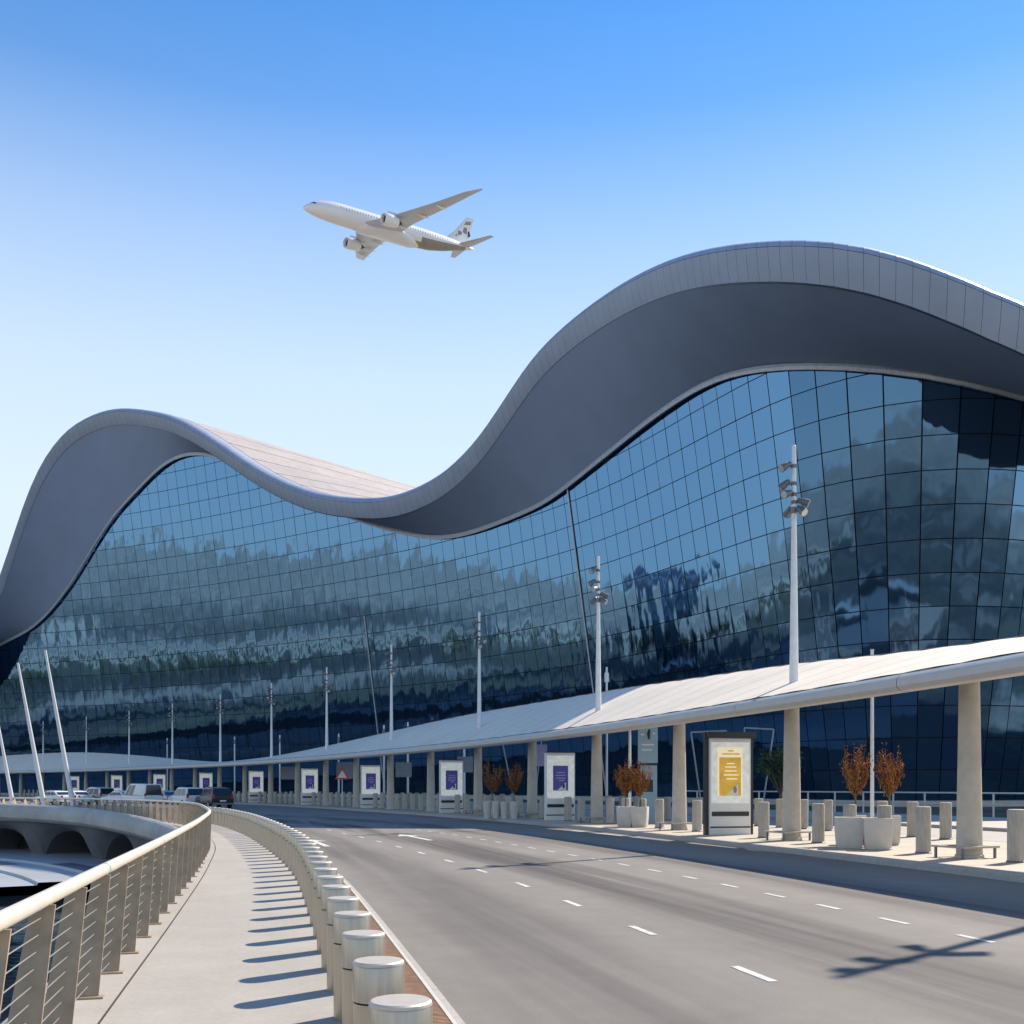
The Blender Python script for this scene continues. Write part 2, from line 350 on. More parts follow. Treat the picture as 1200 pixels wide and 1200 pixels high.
# ------------------------------------------------------------------ ground, water, road
def poly_obj(name, loops, z, mt, parent=None):
    vs = [Vector((p[0], p[1], 0)) for lp in loops for p in lp]
    tris = tessellate_polygon([[Vector((p[0], p[1], 0)) for p in lp] for lp in loops])
    o = mesh_obj(name, [(v.x, v.y, z) for v in vs], tris, mt)
    bm = bmesh.new(); bm.from_mesh(o.data)
    for f in bm.faces:
        if f.normal.z < 0: f.normal_flip()
    bm.to_mesh(o.data); bm.free(); return o
inner_line = [tuple(INNER.p(q)) for q in np.arange(0, INNER.L, 1.5)]
hole = inner_line + [(-118, 55), (-122, 20), (-118, -20), (-80, -34), (-20, -36)]
G = poly_obj('ground', [[(-6000, -6000), (6000, -6000), (6000, 6000), (-6000, 6000)], hole[::-1]], -0.02, M_sand); tag(G, kind='structure')
wt = mesh_obj('water', [(-125, -42, -2.9), (8, -42, -2.9), (8, 80, -2.9), (-125, 80, -2.9)], [(0, 1, 2, 3)], M_water); tag(wt, kind='structure')
CURB = -2.2
lb = [BOLL.at(q, 0.80)[:2] for q in np.arange(2, BOLL.L-1, 1.5)]
rb = [COLS.at(q, CURB)[:2] for q in np.arange(0, COLS.L, 2)]
road = poly_obj('road', [lb + rb[::-1]], 0.0, M_asphalt); tag(road, kind='structure')

# walkway on the bridge edge
S = np.arange(1, INNER.L-1, 0.6)
def inner_to_boll(q):
    p = np.array(INNER.p(q)); t = INNER.tan(q); nrm = np.array([t[1], -t[0]])
    d = (BOLL.c-p); al = d@t; k = np.argmin(np.abs(al)+1000*((d@nrm) < 0)+0.05*np.linalg.norm(d, axis=1)); return float(d[k]@nrm)
WID = np.array([inner_to_boll(q) for q in S]); WID = gsm(np.clip(WID, 1.4, 2.6)[:, None], 6)[:, 0]
wid = lambda q: float(np.interp(q, S, WID))
walk = sweep(INNER, S, lambda q: [(0.25, 0.146), (wid(q)+0.42, 0.146)], 'pavement', M_pave, smooth=False); tag(walk, kind='structure')
# paving joints are recessed grooves: dark line between walkway and coping
cope = sweep(INNER, S, [(-0.42, -0.25), (-0.42, 0.10), (-0.36, 0.165), (0.225, 0.165), (0.228, 0.10)], 'coping', M_pave, walk)
jn = sweep(INNER, S, [(0.23, 0.142), (0.252, 0.142)], 'joint', M_dark, walk, smooth=False)
kb = sweep(BOLL, S, [(0.42, 0.135), (0.42, 0.10), (0.72, 0.10), (0.72, 0.125), (0.80, 0.125), (0.815, -0.005)], 'kerb', M_kerb, walk)
# slotted drain beside the bollards
v = MB()
for q in np.arange(28, 80, 0.045):
    a = BOLL.at(q, 0.45, 0.128); b = BOLL.at(q+0.02, 0.45, 0.128); c = BOLL.at(q+0.02, 0.70, 0.128); d = BOLL.at(q, 0.70, 0.128)
    lo = lambda p: (p[0], p[1], 0.106)
    v.add([a, b, c, d, lo(a), lo(b), lo(c), lo(d)], [(3, 2, 1, 0), (0, 1, 5, 4), (1, 2, 6, 5), (2, 3, 7, 6), (3, 0, 4, 7)])
dr = v.build('drain_slats', M_drain, walk); tag(dr, kind='stuff')
SD = np.arange(28, 80, 0.5)
sweep(BOLL, SD, [(0.422, 0.10), (0.422, 0.134), (0.445, 0.134), (0.445, 0.10)], 'drain_edge', M_rail, walk)
sweep(BOLL, SD, [(0.705, 0.10), (0.705, 0.134), (0.735, 0.134), (0.735, 0.10)], 'drain_edge', M_rail, walk)

# road markings
def dash_line(path, off, s0, s1, period, length, width, z=0.005):
    for q in np.arange(s0, s1, period):
        a = [path.at(q, off-width/2, z), path.at(q, off+width/2, z), path.at(q+length, off+width/2, z), path.at(q+length, off-width/2, z)]
        mesh_obj('lane_dash', a, [(0, 1, 2, 3)], M_paint, road)
s_a = BOLL.near(-1.9, 10.4)
dash_line(BOLL, 4.05, s_a-0.55-1.0, s_a+40, 3.12, 0.85, 0.10)
s_b = BOLL.near(-2.3, 12.4)
dash_line(BOLL, 7.75, s_b-0.45-3.4, s_b+34, 1.68, 0.66, 0.10)
s_c = COLS.near(5.5, 44)
sweep(COLS, np.arange(s_c-9, s_c+1.0, 0.5), [(CURB-0.75, 0.005), (CURB-0.57, 0.005)], 'edge_line', M_paint, road, smooth=False)
def arrow(q, off):
    pts = [(-0.10, -2.2), (0.10, -2.2), (0.10, 0.9), (0.42, 0.9), (0.0, 2.3), (-0.42, 0.9), (-0.10, 0.9)]
    mesh_obj('lane_arrow', [BOLL.at(q+b, off+a, 0.006) for a, b in pts], [tuple(range(7))], M_paint, road)
def wear_mat():
    m = bpy.data.materials.new('tyre_wear'); m.use_nodes = True; t = m.node_tree; N = t.nodes.new; L = t.links.new; b = t.nodes['Principled BSDF']
    b.inputs['Base Color'].default_value = (0.085, 0.078, 0.078, 1); b.inputs['Roughness'].default_value = 0.8
    o = [n for n in t.nodes if n.type == 'OUTPUT_MATERIAL'][0]; at_ = N('ShaderNodeAttribute'); at_.attribute_name = 'wear'
    tc = N('ShaderNodeTexCoord'); mp = N('ShaderNodeMapping'); mp.inputs['Scale'].default_value = (1.6, 0.06, 1); m0 = N('ShaderNodeMapping'); m0.inputs['Rotation'].default_value = (0, 0, R(15)*-1); L(tc.outputs['Object'], m0.inputs[0]); L(m0.outputs[0], mp.inputs[0])
    ns = N('ShaderNodeTexNoise'); ns.inputs['Scale'].default_value = 1.0; ns.inputs['Detail'].default_value = 6; L(mp.outputs[0], ns.inputs['Vector'])
    mr = N('ShaderNodeMapRange'); mr.inputs[1].default_value = 0.3; mr.inputs[2].default_value = 0.72; mr.inputs[3].default_value = 0.0; mr.inputs[4].default_value = 1.0; L(ns.outputs[0], mr.inputs[0])
    mu = N('ShaderNodeMath'); mu.operation = 'MULTIPLY'; L(at_.outputs['Fac'], mu.inputs[0]); L(mr.outputs[0], mu.inputs[1])
    tr = N('ShaderNodeBsdfTransparent'); mx = N('ShaderNodeMixShader'); L(mu.outputs[0], mx.inputs[0]); L(tr.outputs[0], mx.inputs[1]); L(b.outputs[0], mx.inputs[2]); L(mx.outputs[0], o.inputs['Surface']); return m
M_wear = wear_mat()
def wear_band(o0, o1, k, z):
    S_ = np.arange(26, 110, 0.8); prof = [0, 0.5, 1.0, 0.8, 1.0, 0.5, 0]; n_ = len(prof)
    ob = sweep(BOLL, S_, [(o0+(o1-o0)*i/(n_-1), z) for i in range(n_)], 'tyre_wear', M_wear, road, smooth=False)
    a_ = ob.data.attributes.new('wear', 'FLOAT', 'POINT'); a_.data.foreach_set('value', [k*p for _ in S_ for p in prof])
wear_band(4.5, 6.9, 0.85, 0.003); wear_band(1.1, 3.5, 0.42, 0.003); wear_band(8.3, 10.8, 0.5, 0.003)
arrow(BOLL.near(-8.2, 33.2), 2.0); arrow(BOLL.near(-9.2, 35.6), 5.9)

# island pavement, rear lane, far pavement
S = np.arange(0, COLS.L, 1.0)
isl = sweep(COLS, S, [(CURB+0.30, 0.15), (5.8, 0.15)], 'island_pavement', M_pave2, smooth=False); tag(isl, kind='structure')
sweep(COLS, S, [(CURB, -0.01), (CURB+0.01, 0.125), (CURB+0.04, 0.155), (CURB+0.29, 0.155), (CURB+0.297, 0.12)], 'kerb', M_kerb, isl)
sweep(COLS, S, [(5.81, 0.12), (5.81, 0.155), (6.06, 0.155), (6.10, 0.125), (6.11, -0.01)], 'kerb', M_kerb, isl)
for q in np.arange(1.0, 120, 1.64):                     # paving joints across the island
    mesh_obj('joint', [COLS.at(q, CURB+0.31, 0.1525), COLS.at(q, 5.78, 0.1525), COLS.at(q+0.022, 5.78, 0.1525), COLS.at(q+0.022, CURB+0.31, 0.1525)], [(0, 1, 2, 3)], M_bollard, isl)
lane = sweep(COLS, S, [(6.11, 0.0), (13.6, 0.0)], 'rear_lane', M_kerb, smooth=False); tag(lane, kind='structure')
far = sweep(COLS, S, [(13.61, -0.01), (13.61, 0.15), (13.9, 0.15), (24.6, 0.15), (24.6, -0.01)], 'far_pavement', M_pave2, smooth=False); tag(far, kind='structure')

# ------------------------------------------------------------------ bridge under the walkway
brw = thing('bridge_edge', 'curved grey concrete bridge edge with arched openings above dark water', 'bridge', (-24, 58, -2.9))
def bpar(o): o.matrix_parent_inverse = brw.matrix_basis.inverted(); return o
S = np.arange(1, INNER.L-1, 0.8)
ZT = ip([(INNER.near(-9.6, 32), -0.02), (INNER.near(-15, 46.2), 0.22), (INNER.near(-23.5, 57.6), 0.68), (INNER.near(-32, 64), 0.85), (INNER.near(-60, 74), 0.9), (500, 0.9)])
def beam(q):
    z = float(ZT(q)); return [(-0.44, -0.03), (-0.46, z-0.06), (-0.52, z), (-0.66, z-0.03), (-0.86, z-0.22), (-0.95, z-0.5), (-0.88, z-0.82), (-0.66, z-1.02), (-0.2, z-1.08)]
bpar(sweep(INNER, S, beam, 'edge_beam', M_bridge, brw))
ZW = -2.25
def arch_z(q):
    best = ZW-0.3
    for c, hw, top in ARCH:
        t = (q-c)/hw
        if abs(t) < 1: best = max(best, ZW-0.3+(top-ZW+0.3)*(1-abs(t)**2.4)**0.6)
    return best
qa = INNER.near(-26.5, 60.5); ARCH = [(qa+dq, 2.9, -0.78) for dq in np.arange(-7.2, 60, 7.2)]
S2 = np.arange(1, INNER.L-1, 0.2)
def face(q):
    z0 = float(ZT(q))-1.05; za = min(z0-0.25, max(ZW-0.3, arch_z(q))); return [(-0.30, z0), (0.05, (z0+za)/2), (0.55, za), (3.4, za)]
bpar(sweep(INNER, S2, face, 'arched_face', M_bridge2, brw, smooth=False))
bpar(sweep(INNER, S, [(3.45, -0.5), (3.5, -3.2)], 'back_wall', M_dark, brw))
St = np.arange(INNER.near(-16, 48), INNER.L-2, 0.8)
ter = sweep(INNER, St, lambda q: [(3.5, ZW), (-3.0, ZW), (-3.05, ZW-0.12), (-5.6, ZW-0.12), (-5.65, ZW-0.24), (-8.2, ZW-0.24), (-8.25, -3.1)], 'lower_terrace', M_terrace, smooth=False); tag(ter, kind='structure')
for q_, o_, l_, w_ in ((4, -1.8, 7, 1.1), (13, -3.6, 6, 1.6), (22, -1.2, 8, 1.4), (27, -5.9, 9, 1.8), (9, -6.0, 8, 1.5)):
    qq = np.arange(St[0]+q_, St[0]+q_+l_, 0.5); zz = ZW-(0.0 if o_-w_ > -3.1 else 0.12 if o_-w_ > -5.6 else 0.24)
    sweep(INNER, qq, [(o_, zz+0.006), (o_-w_, zz+0.006)], 'dark_patch', M_patch, ter, smooth=False)  # flat dark patches laid on the terrace steps

# ------------------------------------------------------------------ railing
rail = thing('bridge_railing', 'champagne steel railing with leaning plate posts and wires along the curved walkway', 'railing', (0, 0, 0))
LEAN = 0.02; FWD = 0.42; RH = 1.02; ZB = 0.165
def rsec(c, r, n=12): return [(c[0]+r*math.cos(2*math.pi*k/n), c[1]+r*math.sin(2*math.pi*k/n)) for k in range(n)]
S = np.arange(26, INNER.L-2, 0.35)
sweep(INNER, S, rsec((0.08, ZB+RH-0.03), 0.05), 'handrail', M_rail, rail, closed=True, caps=True)
q0 = INNER.near(-3.42, 8.2)
PL = 0.19
def plate(q):
    th = 0.012; vs = []
    for dq in (-th, th):
        vs += [INNER.at(q+dq, -0.10, ZB), INNER.at(q+dq, -0.10+PL+0.02, ZB), INNER.at(q+dq+FWD, 0.14, ZB+RH-0.07), INNER.at(q+dq+FWD, 0.0, ZB+RH-0.07)]
    return mesh_obj('post', vs, [(0, 1, 2, 3), (7, 6, 5, 4), (0, 4, 5, 1), (1, 5, 6, 2), (2, 6, 7, 3), (3, 7, 4, 0)], M_plate, rail)
for i in range(-8, 96):
    q = q0+i*1.13
    if 26 < q < INNER.L-3:
        plate(q)
        if i < 14:
            b = MB(); p = INNER.at(q, 0.0, ZB+0.008); b.box(p, (0.30, 0.10, 0.016), INNER.rz(q)); b.build('foot_plate', M_plate, rail)
for k in range(9):
    h = 0.09+k*0.098
    off = 0.02+0.05*h
    sweep(INNER, np.arange(26, INNER.L-3, 0.55), rsec((off, ZB+h), 0.0042, 5), 'wire', M_wire, rail, closed=True)
for i in range(-8, 60, 4):      # handrail sleeve joints
    q = q0+(i+0.45)*1.13
    sweep(INNER, [q-0.012, q+0.012], rsec((0.08, ZB+RH-0.03), 0.0525), 'sleeve', M_plate, rail, closed=True, smooth=False)

# ------------------------------------------------------------------ steel bollards along the walkway
ORD = ['nearest', 'second nearest', 'third nearest', 'fourth nearest', 'fifth nearest', 'sixth nearest', 'seventh nearest', 'eighth nearest', 'ninth nearest', 'tenth nearest', 'eleventh nearest', 'twelfth nearest'] + [w_+' nearest' for w_ in ['thirteenth', 'fourteenth', 'fifteenth', 'sixteenth', 'seventeenth', 'eighteenth', 'nineteenth', 'twentieth']]
bt = thing('steel_bollard', 'x', 'bollard', (0, 0, 0.1), 0, 'steel bollards along the bridge walkway')
RB = 0.14
b1 = MB().lathe([(RB-0.006, 0.0), (RB-0.006, 0.60)], n=28).build('body', M_steel, bt); shade_auto(b1)
b2 = MB().lathe([(RB-0.016, 0.60), (RB-0.016, 0.612)], n=28).build('groove', M_dark, bt)
b3 = MB().lathe([(RB, 0.612), (RB, 0.795), (RB-0.004, 0.802)], n=28).build('collar', M_steel, bt); shade_auto(b3)
b4 = MB().lathe([(RB-0.001, 0.802), (RB-0.003, 0.815), (RB-0.012, 0.822), (0.02, 0.824)], n=28).build('cap', M_steelcap, bt); shade_auto(b4, 30)
sb0 = BOLL.near(-0.49, 4.48)
n = 0
for i in range(0, 88):
    q = sb0+i*1.055
    if q > BOLL.L-2: break
    p = BOLL.at(q, 0.0, 0.1)
    lab = (ORD[i]+' brushed steel bollard in the row along the walkway') if i < 20 else 'small distant brushed steel bollard in the curving row along the walkway'
    if i == 0: bt.location = p; bt['label'] = lab
    else: dup(bt, p, random.uniform(0, 6.28), lab)

# ------------------------------------------------------------------ terminal building
def spl(pts):
    c = catmull(pts, 16); o = np.argsort(c[:, 0]); c = c[o]; return lambda x: np.interp(x, c[:, 0], c[:, 1])
fac_pd = [(1620, 150), (1500, 126), (1400, 113), (1320, 105), (1260, 100.5), (1200, 97.5), (1130, 95), (1060, 95.5), (1000, 98.5), (930, 105), (850, 115.5), (750, 131), (650, 146), (550, 160), (450, 172.5), (350, 184.5), (250, 196), (150, 206), (50, 214), (-50, 222), (-150, 230), (-300, 240), (-450, 246)]
FAC = Path([((x-600)/1200*d, d) for x, d in fac_pd], 4.0, 0.5)
nrm_in = np.stack([FAC.t[:, 1], -FAC.t[:, 0]], 1)
D_in = gsm(nrm_in, 36/0.5); D_in /= np.linalg.norm(D_in, axis=1)[:, None]
def Din(u): d = np.array([np.interp(u, FAC.s, D_in[:, 0]), np.interp(u, FAC.s, D_in[:, 1])]); return d/np.linalg.norm(d)
LN = math.tan(R(9.3))
def glass_pt(u, z): return np.array(FAC.at(u, -(z*LN), z))
def px(p): return 600+1200*p[0]/p[1], 922-1200*(p[2]-EYE)/p[1]
y_glass = spl([(-200, 770), (-120, 800), (-60, 790), (0, 755), (35, 738), (60, 716), (85, 683), (105, 650), (130, 610), (150, 587), (170, 566), (190, 546), (210, 534), (235, 530), (262, 536), (300, 552), (340, 572), (400, 600), (450, 617), (500, 628), (530, 628), (560, 621), (600, 606), (640, 588), (670, 566), (700, 542), (730, 518), (760, 494), (795, 469), (830, 448), (870, 434), (930, 427), (1000, 429), (1080, 439), (1150, 455), (1200, 468), (1300, 490), (1400, 508), (1600, 540)])
y_roof = spl([(-260, 780), (-160, 830), (-80, 800), (-30, 745), (0, 690), (20, 632), (40, 572), (60, 532), (75, 513), (90, 498), (120, 483), (150, 478), (190, 483), (220, 493), (260, 517), (300, 544), (340, 565), (380, 578), (430, 583), (470, 579), (510, 562), (540, 540), (570, 508), (600, 464), (630, 420), (660, 388), (700, 355), (750, 323), (800, 301), (850, 289), (900, 284), (940, 282), (1000, 287), (1050, 299), (1100, 318), (1150, 340), (1200, 363), (1300, 400), (1400, 425), (1600, 450)])
_OV = ip([(0, 22), (FAC.near(0.333*98.5, 98.5), 22), (FAC.near(24, 115.5), 15), (FAC.near(6, 146), 12.5), (FAC.near(-25, 172), 13), (FAC.near(-57, 196), 14), (FAC.near(-77, 206), 12.5), (420, 12)])
_ou = np.arange(0, FAC.L, 1.0); _ov = gsm(np.array([[float(_OV(u))] for u in _ou]), 14)[:, 0]
OV = lambda u: float(np.interp(u, _ou, _ov))
def edge_pt(u, z, inn=0.0):
    p = FAC.p(u)-Din(u)*(OV(u)-inn); return np.array([p[0], p[1], z])
def roof_pt(u, z, inn):
    p = edge_pt(u, z, 3.2); d = Din(u); a = R(-12)*min(1.0, u/150.0); c_, s_ = math.cos(a), math.sin(a)
    rise = max(0.0, zg(u)+2.2-zo(u))*min(1.0, (inn-3.2)/16.0)
    return np.array([p[0]+(d[0]*c_-d[1]*s_)*(inn-3.2), p[1]+(d[0]*s_+d[1]*c_)*(inn-3.2), z+rise])
U = np.arange(2, FAC.L-2, 2.0)
ZG = []; ZO = []
for u in U:
    z = 40.0
    for _ in range(60):
        p = glass_pt(u, z); x, y = px(p); z = 0.6*z+0.4*(EYE+(922-float(y_glass(x)))*p[1]/1200)
    ZG.append(z)
    p = edge_pt(u, 0, 1.5); x, _ = px(p); ZO.append(EYE+(922-float(y_roof(x)))*p[1]/1200+0.08)
ZG = gsm(np.array(ZG)[:, None], 1.2)[:, 0]; ZO = gsm(np.array(ZO)[:, None], 1.0)[:, 0]
zg = lambda u: float(np.interp(u, U, ZG)); zo = lambda u: float(np.interp(u, U, ZO))
TH = ip([(0, 4.6), (FAC.near(48.7, 97.5), 4.0), (FAC.near(28, 105), 3.6), (FAC.near(-57, 196), 3.3), (400, 3.4)])

term = thing('airport_terminal', 'huge terminal building with wavy grey roof and leaning blue glass wall', 'building', (0, 0, 0))
# fascia panels (two rows), sub-parts of the roof edge
def strip3(name, us, pts_fn, mt, parent, smooth=True):
    v = []; f = []; n = 0
    for u in us:
        p = pts_fn(u); n = len(p); v += [tuple(q) for q in p]
    for i in range(len(us)-1):
        for k in range(n-1):
            a = i*n+k; f.append((a, a+1, a+1+n, a+n))
    o = mesh_obj(name, v, f, mt, parent)
    if smooth: shade_auto(o, 35)
    return o
slope = lambda u: (zo(u+1)-zo(u-1))/2
def sec_top(u, dz=0.0):
    z = zo(u)+dz; return [edge_pt(u, z-0.02, 3.2), edge_pt(u, z-0.10, 1.7), edge_pt(u, z-0.35, 0.7), edge_pt(u, z-0.8, 0.15), edge_pt(u, z-1.15, 0.0)]
def sec_band(u, dz=0.0):
    z = zo(u); t = float(TH(u)); return [edge_pt(u, z-1.19, 0.0), edge_pt(u, z-(1.19+t)/2, 0.35), edge_pt(u, z-t, 1.0)]
def grow(pts, d, u):
    D = Din(u); return [np.array([p[0]+D[0]*d, p[1]+D[1]*d, p[2]-d*0.6]) for p in pts]
edge = strip3('roof_edge', np.arange(U[1], U[-2], 0.7), lambda u: grow(sec_top(u), 0.16, u)+grow(sec_band(u), 0.16, u), M_mull, term)
_uu = np.arange(6, FAC.L-8, 0.25); _ee = np.array([edge_pt(u, zo(u)) for u in _uu]); _el = np.r_[0, np.cumsum(np.linalg.norm(np.diff(_ee, axis=0), axis=1))]
for a in np.arange(0, _el[-1]-1.8, 1.4):
    us = [float(np.interp(a+k_, _el, _uu)) for k_ in (0.014, 0.36, 0.70, 1.04, 1.386)]
    strip3('nose_panel', us, sec_top, M_fascia, edge)
    strip3('band_panel', us, sec_band, M_fascia2, edge)
# soffit
def sec_soff(u):
    z = zo(u); t = float(TH(u)); a = edge_pt(u, z-t-0.02, 1.06); b = glass_pt(u, zg(u)); o = []
    for k in range(9):
        s = k/8; p = a*(1-s)+b*s; p[2] -= 1.0*math.sin(math.pi*s)*0.0; o.append(p)
    e = b+(b-a)/np.linalg.norm(b-a)*1.5; o.append(e); return o
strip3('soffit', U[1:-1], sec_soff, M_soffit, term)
# roof sheets running back from the edge
for i, a in enumerate(np.arange(4, FAC.L-10, 6.0)):
    def sec_r(u):
        o = []
        for inn in (3.25, 11, 19.5, 60, 110):
            o.append(roof_pt(u, zo(u)+0.02, inn))
        return o
    strip3('roof_panel', list(np.linspace(a+0.10, a+5.90, 7)), sec_r, M_roof, term)
strip3('roof_deck', U[1:-1], lambda u: [edge_pt(u, zo(u)-0.15, 3.2), roof_pt(u, zo(u)-0.15, 19.5), roof_pt(u, zo(u)-0.15, 60), roof_pt(u, zo(u)-0.15, 110)], M_roofseam, term)
# glass wall: dark grid behind, panes in front
PU, PZ = 2.6, 2.95
us = [4.0]; u_n = FAC.near(28, 105)
while us[-1] < FAC.L-6: us.append(us[-1]+(2.0 if us[-1] < u_n-10 else 2.6 if us[-1] > u_n+15 else 2.0+0.6*(us[-1]-u_n+10)/25))
us = np.array(us)
grid = strip3('glass_wall', np.arange(4, FAC.L-4, PU), lambda u: [FAC.at(u, 0.35-z*LN, z) for z in list(np.arange(-0.1, zg(u)-3, PZ))[:0] + list(np.linspace(-0.1, zg(u)+0.8, 8))], M_mull, term)
panes = []
for i in range(len(us)-1):
    u0, u1 = us[i]+0.042, us[i+1]-0.042
    t0, t1 = zg(u0)+0.9, zg(u1)+0.9
    r = 0
    while True:
        z0, z1 = 0.5+r*PZ+0.042, 0.5+(r+1)*PZ-0.042; r += 1
        if z0 > max(t0, t1): break
        za, zb = min(z1, max(t0, z0+0.05)), min(z1, max(t1, z0+0.05))
        tl = rng.normal(0, 0.007, 3)
        q = [np.array(FAC.at(u0, -z0*LN+tl[0], z0)), np.array(FAC.at(u1, -z0*LN+tl[1], z0)), np.array(FAC.at(u1, -zb*LN+tl[2], zb)), np.array(FAC.at(u0, -za*LN+tl[0]+tl[2]-tl[1], za))]
        c = sum(q)/4; x, y = px(c)
        pp = [px(k) for k in q]
        ar = 0.5*abs(sum(pp[k][0]*pp[(k+1) % 4][1]-pp[(k+1) % 4][0]*pp[k][1] for k in range(4)))
        vis = -10 < x < 1215 and y < 950
        panes.append((ar if vis else 0, q, c))
panes.sort(key=lambda t: -t[0])
def pane_faces(q, c):
    """2x2 grid with a slight pillow so each pane distorts what it mirrors"""
    v = []
    for j in range(3):
        for i in range(3):
            a, b = i/2, j/2
            v.append(q[0]*(1-a)*(1-b)+q[1]*a*(1-b)+q[2]*a*b+q[3]*(1-a)*b)
    f = [(j*3+i, j*3+i+1, j*3+i+4, j*3+i+3) for j in range(2) for i in range(2)]
    e1 = q[1]-q[0]; e2 = q[3]-q[0]; nn = np.cross(e1, e2); nn /= np.linalg.norm(nn)+1e-9
    v[4] = v[4]+nn*rng.normal(0, 0.006)
    return v, f
rest = MB()
for k, (ar, q, c) in enumerate(panes):
    v, f = pane_faces(q, c)
    if k < 300:
        mesh_obj('pane', v, f, M_glass, grid, True)
    else: rest.add(v, f)
rp = rest.build('far_panes', M_glass, grid, True); tag(rp, kind='stuff')
# eave trim along glass head and two expansion joints
def trim_ring(u, r=0.22):
    b = np.array(FAC.at(u, -(zg(u)*LN)-0.45, zg(u)-0.25)); t = FAC.tan(u); n_ = np.array([t[1], -t[0], 0])
    return [b+n_*r*math.cos(k*math.pi/3)+np.array([0, 0, r*1.6*math.sin(k*math.pi/3)]) for k in range(7)]
strip3('eave_trim', U[1:-1], trim_ring, M_trim, term)
for x0, d0, fz in ((714, 136.5, 1.0), (452, 172.3, 0.66)):
    u = FAC.near((x0-600)/1200*d0, d0); z = zg(u)
    m = MB(); m.tube([FAC.at(u, -k*LN-0.12, k) for k in np.linspace(0, z*fz-0.2, 6)], 0.11, 6); m.build('expansion_joint', M_trim, term)
# plinth
strip3('plinth', np.arange(4, FAC.L-4, 4), lambda u: [FAC.at(u, 0.3, 0.55), FAC.at(u, -0.35, 0.55), FAC.at(u, -0.35, -0.05)], M_conc, term)

def settle(root, loc):
    """move an Empty built at the origin to its thing's base without moving the parts"""
    root.location = loc
    for c in root.children: c.matrix_parent_inverse = Matrix.Translation(-Vector(loc))
settle(term, tuple(glass_pt(60, 0)*np.array([1, 1, 0])))
settle(rail, INNER.at(q0, 0, ZB))

# ------------------------------------------------------------------ walkway canopy
can = thing('walkway_canopy', 'long curving cream canopy on tapered columns beside the road', 'canopy')
SC0 = COLS.near(10.97, 24.6); SP = 8.22
_qs = np.arange(1, COLS.L-1, 0.5); _px = np.array([600+1200*(lambda p: p[0]/max(p[1], 4.0))(COLS.at(q, 3.6)) for q in _qs])
HQ = []; HV = []
for x_, h_ in [(3000, 1.2), (1400, 1.25), (1200, 1.35), (1050, 1.6), (930, 1.95), (800, 2.25), (700, 2.45), (565, 2.5), (468, 2.1), (391, 1.45), (324, 0.75), (264, 0.45), (208, 1.15), (155, 2.1), (85, 3.0), (0, 2.9), (-80, 1.8)]:
    HQ.append(_qs[np.argmin(np.abs(_px-x_))]); HV.append(h_)
_c = catmull(np.stack([HQ, HV], 1), 12); HQ, HV = _c[:, 0], _c[:, 1]
def hum(q):
    """height of the rear edge above the front edge along the canopy"""
    return float(np.interp(q, HQ, HV))
FE, BE = -1.8, 3.6
Z0 = 4.12
def can_top(q):
    h = hum(q); o = []
    for k in range(9):
        t = k/8; o.append((FE+0.10+(BE-FE-0.2)*t, Z0+0.42+h*(1-(1-t)**1.12)))
    return o
def can_edge(q): return [(FE+0.14, Z0+0.42), (FE+0.02, Z0+0.37), (FE-0.08, Z0+0.26), (FE-0.08, Z0+0.10), (FE+0.02, Z0), (FE+0.30, Z0-0.02), (FE+0.9, Z0+0.10)]
S = np.arange(1, COLS.L-1, 0.8)
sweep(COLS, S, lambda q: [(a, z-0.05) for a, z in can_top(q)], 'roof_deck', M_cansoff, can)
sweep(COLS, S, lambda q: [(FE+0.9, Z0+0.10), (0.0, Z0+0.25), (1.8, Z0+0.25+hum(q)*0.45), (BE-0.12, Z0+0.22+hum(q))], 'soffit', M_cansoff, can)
sweep(COLS, S, lambda q: [(BE-0.14, Z0+0.45+hum(q)), (BE-0.02, Z0+0.42+hum(q)), (BE, Z0+0.3+hum(q)), (BE-0.12, Z0+0.2+hum(q))], 'rear_edge', M_canedge, can)
step = SP/4
k0 = int((1-SC0)//step)+1
for k in range(k0, int((COLS.L-2-SC0)/step)-1):
    a = SC0+k*step
    qq = np.linspace(a+0.02, a+step-0.02, 6)
    sweep(COLS, qq, lambda q, a=a: [(o_, z_+0.022*math.sin(math.pi*(q-a)/step)) for o_, z_ in can_top(q)], 'roof_panel', M_canopy, can)
for k in range(int((1-SC0)//SP)+1, int((COLS.L-2-SC0)/SP)-1):
    a = SC0+k*SP
    sweep(COLS, list(np.linspace(a+0.01, a+SP-0.01, 6)), can_edge, 'edge_tube', M_canedge, can)

col_me = None
def column_mesh():
    m = MB(); n = 18; prof = [(0.33, 0.0), (0.33, 0.06), (0.30, 0.07), (0.265, 2.2), (0.235, 4.2), (0.235, 4.34)]
    m.lathe(prof, n=n); return m
NC = 0
cols_q = []
for k in range(-2, 26):
    q = SC0+k*SP
    if q > COLS.L-8: break
    cols_q.append((k, q))
    if col_me is None:
        o = column_mesh().build('column', M_conc, can); shade_auto(o, 30); col_me = o.data
    else: o = link(bpy.data.objects.new('column', col_me), can)
    o.location = COLS.at(q, 0.12, 0.15); o.rotation_euler = (0, 0, COLS.rz(q))
for c in can.children:
    pass
def settle2(root, loc):
    root.location = loc
    for c in root.children: c.matrix_parent_inverse = Matrix.Translation(-Vector(loc))
settle2(can, COLS.at(SC0, 0, 0.15))

